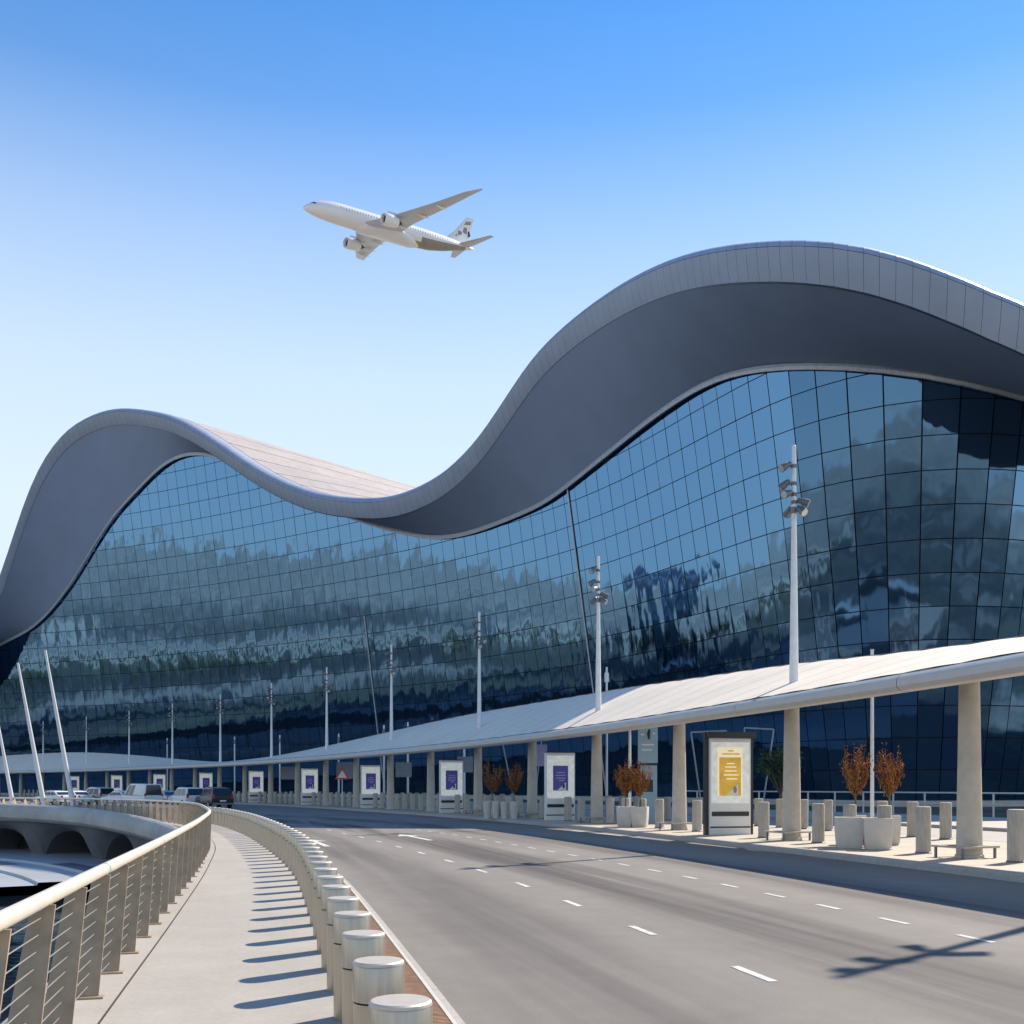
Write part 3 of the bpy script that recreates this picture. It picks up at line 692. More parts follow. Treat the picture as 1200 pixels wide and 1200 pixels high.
# low steel guard bench round each nearer column
gd = thing('column_bench', 'x', 'bench', (0, 0, 0.15), 0, 'low benches round the canopy columns')
m = MB()
for sx in (-1, 1): m.box((0, sx*0.42, 0.27), (1.15, 0.16, 0.05)); m.box((sx*0.5, 0, 0.268), (0.12, 0.68, 0.046))
m.build('seat', M_bollard, gd)
for sx in (-1, 1):
    for sy in (-1, 1): MB().box((sx*0.5, sy*0.42, 0.122), (0.05, 0.05, 0.244)).build('leg', M_lamp, gd)
NUM = ['first', 'second', 'third', 'fourth', 'fifth', 'sixth', 'seventh', 'eighth', 'ninth', 'tenth', 'eleventh', 'twelfth'] + ['thirteenth', 'fourteenth', 'fifteenth', 'sixteenth', 'seventeenth', 'eighteenth', 'nineteenth', 'twentieth']
for j in range(6):
    q = SC0+j*SP
    lab = 'low bench round the %s canopy column from the right' % NUM[j]
    if j == 0: gd.location = COLS.at(q, 0, 0.15); gd.rotation_euler = (0, 0, COLS.rz(q)+R(8)); gd['label'] = lab
    else: dup(gd, COLS.at(q, 0, 0.15), COLS.rz(q)+R(8), lab)

# ------------------------------------------------------------------ lamp masts through the canopy
def make_mast(seed):
    r_ = random.Random(seed)
    t = thing('lamp_mast', 'x', 'lamp mast', (0, 0, 0.15), 0, 'lamp masts rising through the canopy')
    o = MB().lathe([(0.15, 0.0), (0.15, 4.6), (0.148, 5.0), (0.072, 11.0), (0.072, 12.55), (0.05, 12.57)], n=14).build('pole', M_mast, t); shade_auto(o, 30)
    lamps = [(11.9, 200, 30), (11.35, 160, 40), (11.0, 215, 20), (10.75, -20, 25), (10.45, -60, 40), (10.55, 120, 30)]
    for z, az, tl in lamps:
        az += r_.uniform(-15, 15); d = Vector((math.cos(R(az)), math.sin(R(az)), 0)); f = (d*math.cos(R(tl))+Vector((0, 0, -math.sin(R(tl))))).normalized()
        base = Vector((0, 0, z))
        m = MB(); m.tube([base, base+d*0.22], 0.025, 6); m.lathe([(0.10, -0.05), (0.10, 0.05)], c=(0, 0, z), n=10)
        br = m.build('bracket', M_lamp, t)
        c = base+d*0.29
        h = MB(); h.tube([c-f*0.20, c-f*0.16, c+f*0.02, c+f*0.18], [0.05, 0.085, 0.115, 0.14], 12)
        ho = h.build('floodlight', M_lamp, t); shade_auto(ho)
        MB().tube([c+f*0.181, c+f*0.19], [0.125, 0.115], 12).build('lens', M_lens, ho)
    return t
mm = make_mast(3)
j = 0
for k, q in cols_q:
    if k % 2 != 1 or q > COLS.L-12: continue
    p = COLS.at(q, 0.20, 0.15)
    if k == -1: p = COLS.at(q+2.9, 1.2, 0.15)
    if k == -1: lab = 'lamp mast outside the picture whose shadow falls on the road'
    else:
        i = (k-1)//2
        lab = ('tall lamp mast through the canopy, largest, with clustered floodlights' if i == 0 else '%s lamp mast from the right, rising through the canopy' % (NUM[i] if i < 12 else 'one farther'))
    if j == 0: mm.location = p; mm['label'] = lab; mm.rotation_euler = (0, 0, 0.2)
    else: dup(mm, p, 0.0 if k == 1 else random.uniform(-0.5, 0.5), lab)
    j += 1

# slim poles behind the canopy
for i, (x, d, h, wl) in enumerate([(1022, 38, 6.75, 'slim white pole beside the dry trees in the square planters'), (738, 47, 5.2, 'slim white pole beside the pale wayfinding sign'), (711, 60, 8.7, 'slim pole with a small white lamp behind the canopy')]):
    t = thing('slim_pole', wl, 'pole', ((x-600)/1200*d, d, 0.15))
    o = MB().lathe([(0.12, 0), (0.12, 0.02), (0.075, 0.03), (0.06, h), (0.04, h+0.02)], n=10).build('pole', M_mast, t); shade_auto(o)
    m = MB(); m.lathe([(0.09, h-0.9), (0.13, h-0.85), (0.13, h-0.35), (0.07, h-0.3)], n=10)
    if i == 2: m.build('lamp_head', M_white, t)
    else: MB().lathe([(0.075, h+0.0), (0.075, h+0.05)], n=8).build('cap', M_canedge, t)
for i, (x, d, h) in enumerate([(544, 92, 8.0), (478, 105, 8.3), (450, 108, 8.2), (397, 120, 7.9), (328, 135, 8.5), (275, 150, 9), (196, 175, 10)]):
    t = thing('rear_lamp', '%s short lamp pole from the right, standing behind the canopy' % NUM[i], 'lamp', ((x-600)/1200*d, d, 0.15), 0, 'short lamp poles behind the canopy')
    o = MB().lathe([(0.12, 0), (0.10, h), (0.05, h+0.02)], n=8).build('pole', M_mast, t); shade_auto(o)
    MB().lathe([(0.12, h-1.0), (0.17, h-0.9), (0.17, h-0.5), (0.1, h-0.4)], n=8).build('lamp_head', M_lamp, t)

# leaning masts at the left
for i, (x0, x1, yt, d) in enumerate([(86, 53, 762, 92), (52, 21, 777, 94), (15, -4, 838, 110), (-16, -40, 800, 100)][:3]):
    b = Vector(((x0-600)/1200*d, d, 0.0)); tp = Vector(((x1-600)/1200*d, d, EYE+(922-yt)*d/1200))
    t = thing('leaning_mast', ['tallest white mast leaning left near the parked cars', 'white leaning mast next to the tallest one at the left', 'leftmost short leaning mast at the picture edge'][i], 'mast', b)
    o = MB().tube([(0, 0, 0), tuple((tp-b)*0.5), tuple(tp-b)], [0.24, 0.17, 0.10], 10).build('pole', M_mast, t); shade_auto(o)
    o2 = MB().lathe([(0.45, 0), (0.45, 0.12), (0.30, 0.20)], n=12).build('base', M_conc, t)

# ------------------------------------------------------------------ granite bollards on the island
ib = thing('stone_bollard', 'x', 'bollard', (0, 0, 0.15), 0, 'grey stone bollards along the island kerb')
o = MB().lathe([(0.185, 0), (0.185, 1.16), (0.175, 1.185), (0.15, 1.195)], n=18).build('shaft', M_bollard, ib); shade_auto(o, 30)
o = MB().lathe([(0.205, 0.0), (0.205, 0.03), (0.19, 0.04)], n=18).build('base_ring', M_lamp, ib)
cnt = 0
PLANT = [(995, 28.3), (1028, 27.7)]
for k in range(-8, 110):
    if k % 5 == 0: continue
    q = SC0+k*SP/5
    off = 0.05
    p = COLS.at(q, off, 0.15)
    if q > COLS.L-10 or p[1] < 12: continue
    x, y = px(np.array(p))
    if 835 < x < 870: continue                       # the advertising panel stands here
    if x > 1210: continue
    cnt += 1
    lab = ('%s grey stone bollard from the right edge of the picture' % NUM[cnt-1]) if cnt <= 20 else 'small far grey stone bollard in the row between the canopy columns'
    if cnt == 1: ib.location = p; ib['label'] = lab
    else: dup(ib, p, random.uniform(0, 6.28), lab)
# second rows
cnt2 = 0
for k in range(4, 60):
    q = SC0+k*SP/5+0.8
    p = COLS.at(q, 5.2, 0.15); x, y = px(np.array(p))
    if x > 1195 or k % 5 == 2: continue
    dup(ib, p, 0.3*k, 'stone bollard in the rear row on the far side of the canopy island', 'rear row of stone bollards')

# ------------------------------------------------------------------ advertising panels
def make_panel(kind):
    t = thing('advertising_panel', 'x', 'billboard', (0, 0, 0.15), 0, 'advertising panels under the canopy')
    W, H, Dp = 1.56, 3.42, 0.28
    b = MB().box((0, 0, H/2), (W, Dp, H)).build('cabinet', M_white, t); bevel(b, 0.02, 2)
    fy = -Dp/2
    bo = MB().box((0, fy-0.006, 2.20), (W-0.12, 0.012, 2.16)).build('border', M_greyband, t)
    if kind == 'gold':
        MB().box((-0.02, fy-0.018, 2.24), (0.94, 0.010, 1.72)).build('poster_rim', M_cream, t)
        po = MB().box((-0.02, fy-0.028, 2.06), (0.82, 0.010, 1.36)).build('poster', M_gold, t)
        lines = [(-0.02, 2.62, 0.46, M_gold), (0.0, 2.52, 0.30, M_cream), (0, 2.40, 0.42, M_cream), (0, 2.26, 0.44, M_cream), (0.02, 2.12, 0.56, M_cream), (0.04, 1.98, 0.40, M_cream), (0, 2.86, 0.66, M_gold), (0, 2.97, 0.2, M_gold)]
    else:
        po = MB().box((0.0, fy-0.018, 2.14), (0.80, 0.010, 1.26)).build('poster', M_purple, t)
        lines = [(0, 2.42, 0.44, M_lilac), (0, 2.28, 0.54, M_lilac), (0.0, 2.14, 0.5, M_lilac), (0.06, 2.02, 0.28, M_lilac)]
    for x, z, w_, m_ in lines:
        MB().box((x, fy-0.036, z), (w_, 0.006, 0.045)).build('poster_line', m_, po)
    # white swoosh with a figure at the lower right
    z0 = 1.40 if kind == 'gold' else 1.53
    pts = [(-0.18, z0), (0.02, z0+0.16), (0.16, z0+0.30), (0.28, z0+0.40), (0.28, z0)]
    mesh_obj('poster_shape', [(a, fy-0.038, b_) for a, b_ in pts], [tuple(range(5))], M_white, po)
    mesh_obj('poster_figure', [(0.16+0.07*math.cos(k), fy-0.041, z0+0.2+0.13*math.sin(k)) for k in np.linspace(0, 5.6, 9)], [tuple(range(9))], M_black if kind != 'gold' else M_planebr, po)
    MB().box((0.0, fy-0.012, 0.74), (W-0.16, 0.024, 0.16)).build('black_strip', M_black, t)
    MB().box((0.0, fy-0.008, 0.27), (W-0.04, 0.016, 0.05)).build('groove', M_black, t)
    if kind == 'gold':
        MB().box((0.02, 0.0, H+0.12), (W+0.24, Dp+0.3, 0.20)).build('hood', M_black, t)
        for sx in (-1, 1): MB().box((sx*(W/2+0.07), 0.05, (H+0.2)/2), (0.12, 0.2, H+0.2)).build('side_post', M_black, t)
    else:
        MB().box((0, 0, -0.0+H+0.03), (W-0.05, Dp-0.06, 0.06)).build('hood', M_black, t)
    return t
pg = make_panel('gold'); pp_ = make_panel('purple')
first = True
for i, kk in enumerate([1, 3, 5, 7, 9, 11, 13, 15, 17, 19]):
    q = SC0+kk*SP+4.0
    if q > COLS.L-10: break
    p = COLS.at(q, -0.1 if i else 0.0, 0.15)
    ry = math.atan2(p[0], p[1])          # faces up the road, towards oncoming traffic
    rz = COLS.rz(q)*0.75
    if i == 0: pg.location = p; pg.rotation_euler = (0, 0, rz); pg['label'] = 'white advertising panel with golden yellow poster and black hood'
    else:
        lab = '%s white advertising panel with purple poster from the right' % NUM[i-1]
        if first: pp_.location = p; pp_.rotation_euler = (0, 0, rz); pp_['label'] = lab; first = False
        else: dup(pp_, p, rz, lab)

# wayfinding sign and hazard sign
t = thing('wayfinding_sign', 'pale blue wayfinding sign with dark figure icon behind dry tree', 'sign', ((759-600)/1200*50, 50, 0.15))
b = MB().box((0, 0, 3.75), (0.96, 0.16, 1.78)).build('upper_panel', M_signblue, t)
MB().box((0, 0, 2.80), (0.92, 0.14, 0.12)).build('band', M_black, t)
MB().box((0.05, 0, 1.37), (0.80, 0.14, 2.74)).build('lower_panel', M_signblue, t)
ic = MB(); ic.lathe([(0.005, -0.002), (0.07, 0)], n=10)
MB().tube([(0.06, -0.084, 4.02), (0.04, -0.084, 4.3), (0.08, -0.084, 4.5)], [0.05, 0.085, 0.04], 8).build('figure_icon', M_black, b)
for x, z, w_ in ((-0.26, 4.25, 0.16), (0.30, 4.3, 0.12), (0, 3.75, 0.6), (-0.05, 3.5, 0.5)): MB().box((x, -0.083, z), (w_, 0.006, 0.07)).build('sign_mark', M_white, b)
MB().box((0, -0.073, 1.75), (0.5, 0.006, 0.6)).build('dark_screen', M_black, t)
t = thing('warning_sign', 'small red and white triangular warning sign on a post under canopy', 'sign', ((401-600)/1200*88, 88, 0.15), 0.1)
MB().tube([(0, 0.05, 0), (0, 0.05, 3.1)], 0.04, 8).build('post', M_mast, t)
tri = lambda r_, y, z: [(r_*math.sin(a), y, z+r_*math.cos(a)) for a in (0, 2.094, 4.189)]
tb = mesh_obj('triangle', tri(0.72, 0, 2.7)+tri(0.72, 0.03, 2.7), [(0, 2, 1), (3, 4, 5), (0, 1, 4, 3), (1, 2, 5, 4), (2, 0, 3, 5)], M_red, t)
mesh_obj('triangle_face', tri(0.46, -0.006, 2.7), [(0, 2, 1)], M_white, t)
for i, (x, d, z, w_, h_) in enumerate([(634, 62, 3.6, 0.75, 1.3), (338, 112, 3.2, 1.6, 1.4), (404, 100, 3.3, 1.6, 1.6), (473, 90, 3.2, 1.4, 1.3), (545, 78, 3.4, 1.2, 1.2)]):
    t = thing('hanging_sign', ['small lilac sign hanging left of the first purple panel', 'pale sign board hanging between the far canopy columns', 'pale sign board hanging above the warning triangle', 'pale sign board behind the second and third purple panels', 'pale sign board behind the nearer purple panels'][i], 'sign', ((x-600)/1200*d, d, z+0.15-h_/2))
    b = MB().box((0, 0, h_/2), (w_, 0.12, h_)).build('board', M_lilac if i == 0 else M_duskboard, t)
    for sx in (-1, 1): MB().tube([(sx*w_*0.35, 0.03, h_), (sx*w_*0.35, 0.03, h_+1.2)], 0.02, 5).build('hanger', M_lamp, t)

# entrance portals of slanted white bars behind the canopy
for i, (x, d, w_, h_) in enumerate([(823, 70, 2.4, 5.4), (893, 70, 2.0, 5.6), (604, 84, 3.4, 6.0)]):
    t = thing('slanted_portal', ['slanted pale frame just left of the gold advertising panel', 'slanted pale frame just right of the gold advertising panel', 'slanted pale frame behind the planters with brown trees'][i], 'frame', ((x-600)/1200*d, d, 0.15))
    sg = -1 if i != 1 else 1
    MB().tube([(0, 0, 0), (sg*w_*0.35, -0.4, h_)], 0.06, 6).build('slanted_bar', M_duskboard, t)
    MB().tube([(sg*w_*0.35, -0.4, h_), (-sg*w_*0.65, -0.4, h_+0.1)], 0.06, 6).build('top_bar', M_duskboard, t)
    MB().tube([(-sg*w_*0.65, -0.4, h_+0.1), (-sg*w_*0.45, 0, 0)], 0.05, 6).build('slanted_bar', M_duskboard, t)

# ------------------------------------------------------------------ planters and dry trees
def make_planter(name, loc, s=1.0, rz=0.0, label='', group=None, round_=False):
    t = thing(name, label, 'planter', loc, rz, group)
    if round_:
        o = MB().lathe([(0.20*s, 0), (0.27*s, 0.86), (0.27*s, 0.9), (0.23*s, 0.9), (0.22*s, 0.8)], n=14).build('pot', M_planter, t); shade_auto(o, 30)
        MB().lathe([(0.20*s, 0.79), (0.19*s, 0.81)], n=12).build('soil', M_soil, t)
    else:
        m = MB(); H = 0.86
        vs = []
        for z, h in ((0, 0.30), (0.12, 0.335), (0.5, 0.365), (H, 0.375), (H, 0.335), (H-0.12, 0.33)):
            for a, b in ((-1, -1), (1, -1), (1, 1), (-1, 1)): vs.append((a*h*s, b*h*s, z))
        fs = []
        for i in range(5):
            for k in range(4):
                a, b = i*4+k, i*4+(k+1) % 4; fs.append((a, b, b+4, a+4))
        fs.append((3, 2, 1, 0))
        o = mesh_obj('pot', vs, fs, M_planter, t); bevel(o, 0.03, 2, 50)
        MB().box((0, 0, H-0.09), (0.66*s, 0.66*s, 0.06)).build('soil', M_soil, t)
    return t
def leaf_cloud(n, fn, size, seed, stretch=1.0):
    r_ = np.random.default_rng(seed); v = []; f = []
    for _ in range(n):
        c, ax = fn(r_); c = np.array(c); ax = np.array(ax, float)
        d = ax+r_.normal(0, 0.55, 3); d /= np.linalg.norm(d); s_ = np.cross(d, r_.normal(size=3)); s_ /= np.linalg.norm(s_)+1e-9
        L_ = size*r_.uniform(0.6, 1.4)*stretch; W_ = size*r_.uniform(0.3, 0.55); k = len(v)
        v += [c-d*L_*0.5, c+s_*W_*0.5, c+d*L_*0.5, c-s_*W_*0.5]; f.append((k, k+1, k+2, k+3))
    return v, f
def dry_tree(loc, label, cw, ch, z0, seed, dens=900):
    t = thing('dry_tree', label, 'tree', loc, 0, 'dry brown trees in planters')
    r_ = random.Random(seed); m = MB()
    m.tube([(0, 0, 0), (0.02, 0.01, z0*0.6), (0.0, 0.0, z0+ch*0.25)], [0.035, 0.03, 0.02], 7)
    tips = []
    for k in range(26):
        a = r_.uniform(0, 6.28); rr = cw*0.5*math.sqrt(r_.uniform(0.05, 1)); zt = z0+ch*r_.uniform(0.55, 1.08)*(1-0.25*(rr/(cw*0.5))**2)
        p0 = Vector((0, 0, z0*0.85+ch*r_.uniform(0, 0.15))); p1 = Vector((rr*0.75*math.cos(a), rr*0.75*math.sin(a), z0+ch*0.3)); p2 = Vector((rr*math.cos(a), rr*math.sin(a), zt))
        m.tube([p0, p1, p2], [0.014, 0.010, 0.004], 4); tips.append((p0, p1, p2))
    m.build('trunk', M_bark, t)
    def fn(g):
        p0, p1, p2 = tips[g.integers(len(tips))]; s_ = g.uniform(0.15, 1.05)
        c = (p0*(1-s_)**2+p1*2*s_*(1-s_)+p2*s_*s_); c = np.array(c)+g.normal(0, 0.045, 3); c[2] = max(c[2], z0+ch*0.02)
        return c, (p2-p1).normalized()
    v, f = leaf_cloud(dens, fn, 0.085, seed, 1.3); mesh_obj('crown', v, f, M_deadleaf, t)
    v, f = leaf_cloud(dens//2, fn, 0.085, seed+9, 1.2); mesh_obj('crown', v, f, M_deadleaf2, t)
    return t
for i, (x, d) in enumerate([(995, 28.3), (1028, 27.8)]):
    lc = ((x-600)/1200*d, d, 0.15)
    make_planter('planter', lc, 1.0, R(-14), 'square cream planter, %s of the pair right of the largest mast' % ('left' if i == 0 else 'right'), 'planters on the island')
for i, (x, d) in enumerate([(1002, 30.2), (1042, 30.0)]):
    lc = ((x-600)/1200*d, d, 0.15)
    make_planter('planter', lc, 0.8, R(-14), 'smaller planter behind the cream pair holding the %s dry tree' % ('left' if i == 0 else 'right'), 'rear planters')
    dry_tree((lc[0], lc[1], lc[2]+0.78), '%s of the two orange brown dry trees right of the largest mast' % ('left' if i == 0 else 'right'), 0.78, 1.55, 0.62, 11+i)
lc = ((733-600)/1200*43.5, 43.5, 0.15); make_planter('planter', lc, 0.9, R(-16), 'square cream planter, left of the pair below the pale wayfinding sign', 'planters on the island')
lc = ((750-600)/1200*43.2, 43.2, 0.15); make_planter('planter', lc, 0.9, R(-16), 'square cream planter, right of the pair below the pale wayfinding sign', 'planters on the island')
for i, x in enumerate((733, 750)):
    dry_tree(((x-600)/1200*43.35, 43.35+0.05, 0.93), '%s brown dry tree in front of the pale wayfinding sign' % ('left' if i == 0 else 'right'), 0.95, 1.45, 0.55, 31+i, 1200)
for i, x in enumerate((571, 581, 591, 602)):
    d = 55.0; make_planter('round_planter', ((x-600)/1200*d, d-0.1*i, 0.15), 0.86, 0, '%s of four tall white round planters left of the first purple panel' % ['leftmost', 'second from left', 'third from left', 'rightmost'][i], 'tall round planters', True)
for i, x in enumerate((577, 602)):
    d = 60; lc = ((x-600)/1200*d, d, 0.15)
    make_planter('planter', lc, 1.0, R(-20), 'square planter under the %s shaded brown tree behind round planters' % ('left' if i == 0 else 'right'), 'rear planters')
    dry_tree((lc[0], lc[1], 0.93), '%s shaded brown tree behind the tall round planters' % ('left' if i == 0 else 'right'), 1.2, 1.9, 0.5, 51+i, 1000)
# green tree behind the gold panel
def green_tree(loc, label, cw, ch, z0, seed, n=2600, group=None, leaf=0.22):
    t = thing('green_tree', label, 'tree', loc, 0, group)
    r_ = random.Random(seed); m = MB(); m.tube([(0, 0, 0), (0.05, 0.02, z0), (0, 0.05, z0+ch*0.5)], [0.13, 0.10, 0.05], 8); cl = []
    for k in range(16):
        a = r_.uniform(0, 6.28); e = r_.uniform(-0.2, 1.0); rr = cw*0.5*r_.uniform(0.45, 0.9)
        c = Vector((rr*math.cos(a)*math.sqrt(1-max(0, e)**2*0.6), rr*math.sin(a)*math.sqrt(1-max(0, e)**2*0.6), z0+ch*0.45+e*ch*0.42)); cl.append(c)
        m.tube([(0, 0, z0+ch*0.1), tuple(c*0.6+Vector((0, 0, z0*0.4))), tuple(c)], [0.05, 0.03, 0.012], 5)
    m.build('trunk', M_bark, t)
    def fn(g):
        c = cl[g.integers(len(cl))]; o_ = g.normal(0, cw*0.10, 3); return np.array(c)+o_, o_/(np.linalg.norm(o_)+1e-6)
    v, f = leaf_cloud(n, fn, leaf, seed); mesh_obj('crown', v, f, M_green, t); return t
green_tree(((914-600)/1200*58, 58, 0.15), 'dark green bushy tree in shade behind the largest lamp mast', 2.6, 3.0, 1.0, 77)

# ------------------------------------------------------------------ rear railing by the glass
S_r = np.arange(COLS.near(13, 14)-10, COLS.near(8, 36)+44, 2.4)
rf = thing('rear_railing', 'grey steel railing in front of the glass wall at the right', 'railing')
for q in S_r:
    m = MB(); m.tube([COLS.at(q, 24.2, 0.15), COLS.at(q, 24.2, 1.5)], 0.06, 6); m.build('post', M_canedge, rf)
for z in (1.5, 0.85):
    m = MB(); m.tube([COLS.at(q, 24.2, z) for q in S_r], 0.05, 6); m.build('rail_bar', M_canedge, rf)
settle2(rf, COLS.at(S_r[3], 24.2, 0.15))
for k in range(9):
    q = S_r[0]+6+k*3.1
    t = thing('dark_post', '%s slim dark post in front of the rear railing from the right' % NUM[k], 'post', COLS.at(q, 15.2, 0.15), 0, 'slim dark posts on the far pavement')
    MB().lathe([(0.09, 0), (0.09, 1.0), (0.06, 1.05)], n=10).build('shaft', M_lamp, t)
    MB().lathe([(0.13, 0), (0.13, 0.03)], n=10).build('foot', M_lamp, t)

# ------------------------------------------------------------------ cars
def make_car(kind, paint, loc, rz, label):
    """x = forward"""
    t = thing('parked_car', label, 'van' if kind == 'van' else 'car', loc, rz, 'cars parked on the far curve')
    if kind == 'van':
        L_, W_, H_ = 5.0, 1.95, 2.15
        low = [(-2.5, 0.35), (-2.52, 1.0), (2.3, 1.05), (2.48, 0.85), (2.48, 0.35)]
        top = [(-2.50, 1.0), (-2.38, 2.1), (0.85, 2.15), (1.35, 1.95), (2.25, 1.10)]
    elif kind == 'suv':
        L_, W_, H_ = 4.7, 1.92, 1.82
        low = [(-2.32, 0.38), (-2.36, 1.02), (1.05, 1.08), (2.15, 0.98), (2.34, 0.75), (2.34, 0.36)]
        top = [(-2.33, 1.02), (-2.05, 1.72), (-0.2, 1.82), (0.35, 1.74), (1.1, 1.08)]
    else:
        L_, W_, H_ = 4.6, 1.82, 1.46
        low = [(-2.28, 0.34), (-2.3, 0.92), (-1.5, 0.98), (0.95, 0.95), (2.1, 0.82), (2.3, 0.62), (2.3, 0.32)]
        top = [(-1.75, 0.97), (-1.05, 1.40), (0.05, 1.46), (0.3, 1.42), (1.05, 0.96)]
    def prism(prof, w0, w1, zr):
        v = []; n_ = len(prof)
        for sy in (-1, 1):
            for x, z in prof:
                ww = w0+(w1-w0)*max(0, min(1, (z-zr[0])/(zr[1]-zr[0]))); v.append((x, sy*ww/2, z))
        f = [tuple(range(n_)), tuple(range(2*n_-1, n_-1, -1))]+[((k+1) % n_, k, k+n_, (k+1) % n_+n_) for k in range(n_)]
        return v, f
    v, f = prism(low, W_, W_*0.97, (0.3, 1.0)); b = mesh_obj('body', v, f, paint, t); bevel(b, 0.07, 3, 25)
    v, f = prism(top, W_*0.95, W_*0.78, (1.0, H_)); c = mesh_obj('cabin', v, f, paint, t); bevel(c, 0.05, 2, 25)
    # windows proud of the cabin
    zlo, zhi = top[0][1]+0.06, H_-0.16
    def wat(z): return (W_*0.95+(W_*0.78-W_*0.95)*(z-1.0)/(H_-1.0))/2+0.006
    def xf(z): 
        p, q_ = top[-1], top[-2]; s_ = (z-p[1])/(q_[1]-p[1]); return p[0]+(q_[0]-p[0])*min(1, s_)
    def xr(z):
        p, q_ = top[0], top[1]; s_ = (z-p[1])/(q_[1]-p[1]); return p[0]+(q_[0]-p[0])*min(1, s_)
    cuts = [0.06, 0.40, 0.44, 0.72, 0.76, 0.95] if kind != 'van' else [0.55, 0.74, 0.77, 0.95]
    for sy in (-1, 1):
        for a, e in zip(cuts[::2], cuts[1::2]):
            q_ = []
            for z, fr in ((zlo, a), (zlo, e), (zhi, e), (zhi, a)):
                x0, x1 = xr(z)+0.1, xf(z)-0.08; q_.append((x0+(x1-x0)*fr, sy*wat(z), z))
            mesh_obj('side_window', q_, [(0, 1, 2, 3) if sy < 0 else (3, 2, 1, 0)], M_carglass, t)
    for nm, fx, sg in (('windscreen', xf, 1), ('rear_window', xr, -1)):
        q_ = []
        for z, sy in ((zlo, -1), (zlo, 1), (zhi, 1), (zhi, -1)): q_.append((fx(z)+sg*0.012, sy*(wat(z)-0.12), z+0.012))
        mesh_obj(nm, q_, [(0, 1, 2, 3) if sg > 0 else (3, 2, 1, 0)], M_carglass, t)
    for sx in (-1, 1):
        for sy in (-1, 1):
            m = MB(); r_ = 0.34; n_ = 16
            for rr, y0, y1, nm in ((r_, 0, 0.22, 'w'),):
                vs = [(rr*math.cos(2*math.pi*k/n_), y, rr*math.sin(2*math.pi*k/n_)) for y in (-0.11, 0.11) for k in range(n_)]
                fs = [(k, (k+1) % n_, (k+1) % n_+n_, k+n_) for k in range(n_)]+[tuple(range(n_-1, -1, -1)), tuple(range(n_, 2*n_))]
                m.add(vs, fs)
            wo = m.build('wheel', M_tyre, t); wo.location = (sx*L_*0.30, sy*(W_/2-0.09), r_)
            mesh_obj('rim', [(0.21*math.cos(2*math.pi*k/12), sy*0.113, 0.21*math.sin(2*math.pi*k/12)) for k in range(12)], [tuple(range(12)) if sy < 0 else tuple(range(11, -1, -1))], M_rim, wo)
    for sy in (-1, 1):
        MB().box((-L_/2-0.005+0.02, sy*(W_/2-0.16), 0.88 if kind == 'sedan' else 1.05), (0.05, 0.2, 0.18 if kind == 'sedan' else 0.36)).build('tail_light', M_taill, t)
        MB().box((L_/2-0.06, sy*(W_/2-0.24), 0.70), (0.06, 0.34, 0.14)).build('headlight', M_headl, t)
    MB().box((-L_/2-0.01, 0, 0.66), (0.03, 0.52, 0.12)).build('number_plate', M_white, t)
    for sx in (-1, 1): MB().box((sx*(L_/2-0.03), 0, 0.42), (0.12, W_*0.9, 0.16)).build('bumper', M_lamp if kind != 'sedan' else paint, t)
    return t
def road_rz(x, y): 
    q = COLS.near(x, y); t_ = COLS.tan(q); return math.atan2(t_[1], t_[0])
for kind, paint, x, d, dr, lab in [
        ('van', M_carwhite, 167, 97, 12, 'white delivery van with dark rear window on the far curve'),
        ('suv', M_carwhite, 219, 92, 8, 'white sport utility car just right of the white van'),
        ('suv', M_cardark, 251, 88, 5, 'dark sport utility car, rightmost of the parked cars'),
        ('sedan', M_carwhite, 142, 100, 20, 'low white car immediately left of the white van'),
        ('sedan', M_carsilver, 194, 104, 10, 'silver car partly hidden between van and white utility car'),
        ('suv', M_carsilver, 113, 108, 16, 'silver utility car right of the tallest leaning mast'),
        ('sedan', M_carwhite, 87, 106, 18, 'white car behind the tallest leaning mast'),
        ('sedan', M_carwhite, 64, 104, 24, 'white car between the two leaning masts, leftmost car')]:
    X = (x-600)/1200*d
    make_car(kind, paint, (X, d, 0.005), road_rz(X, d)+R(dr), lab)

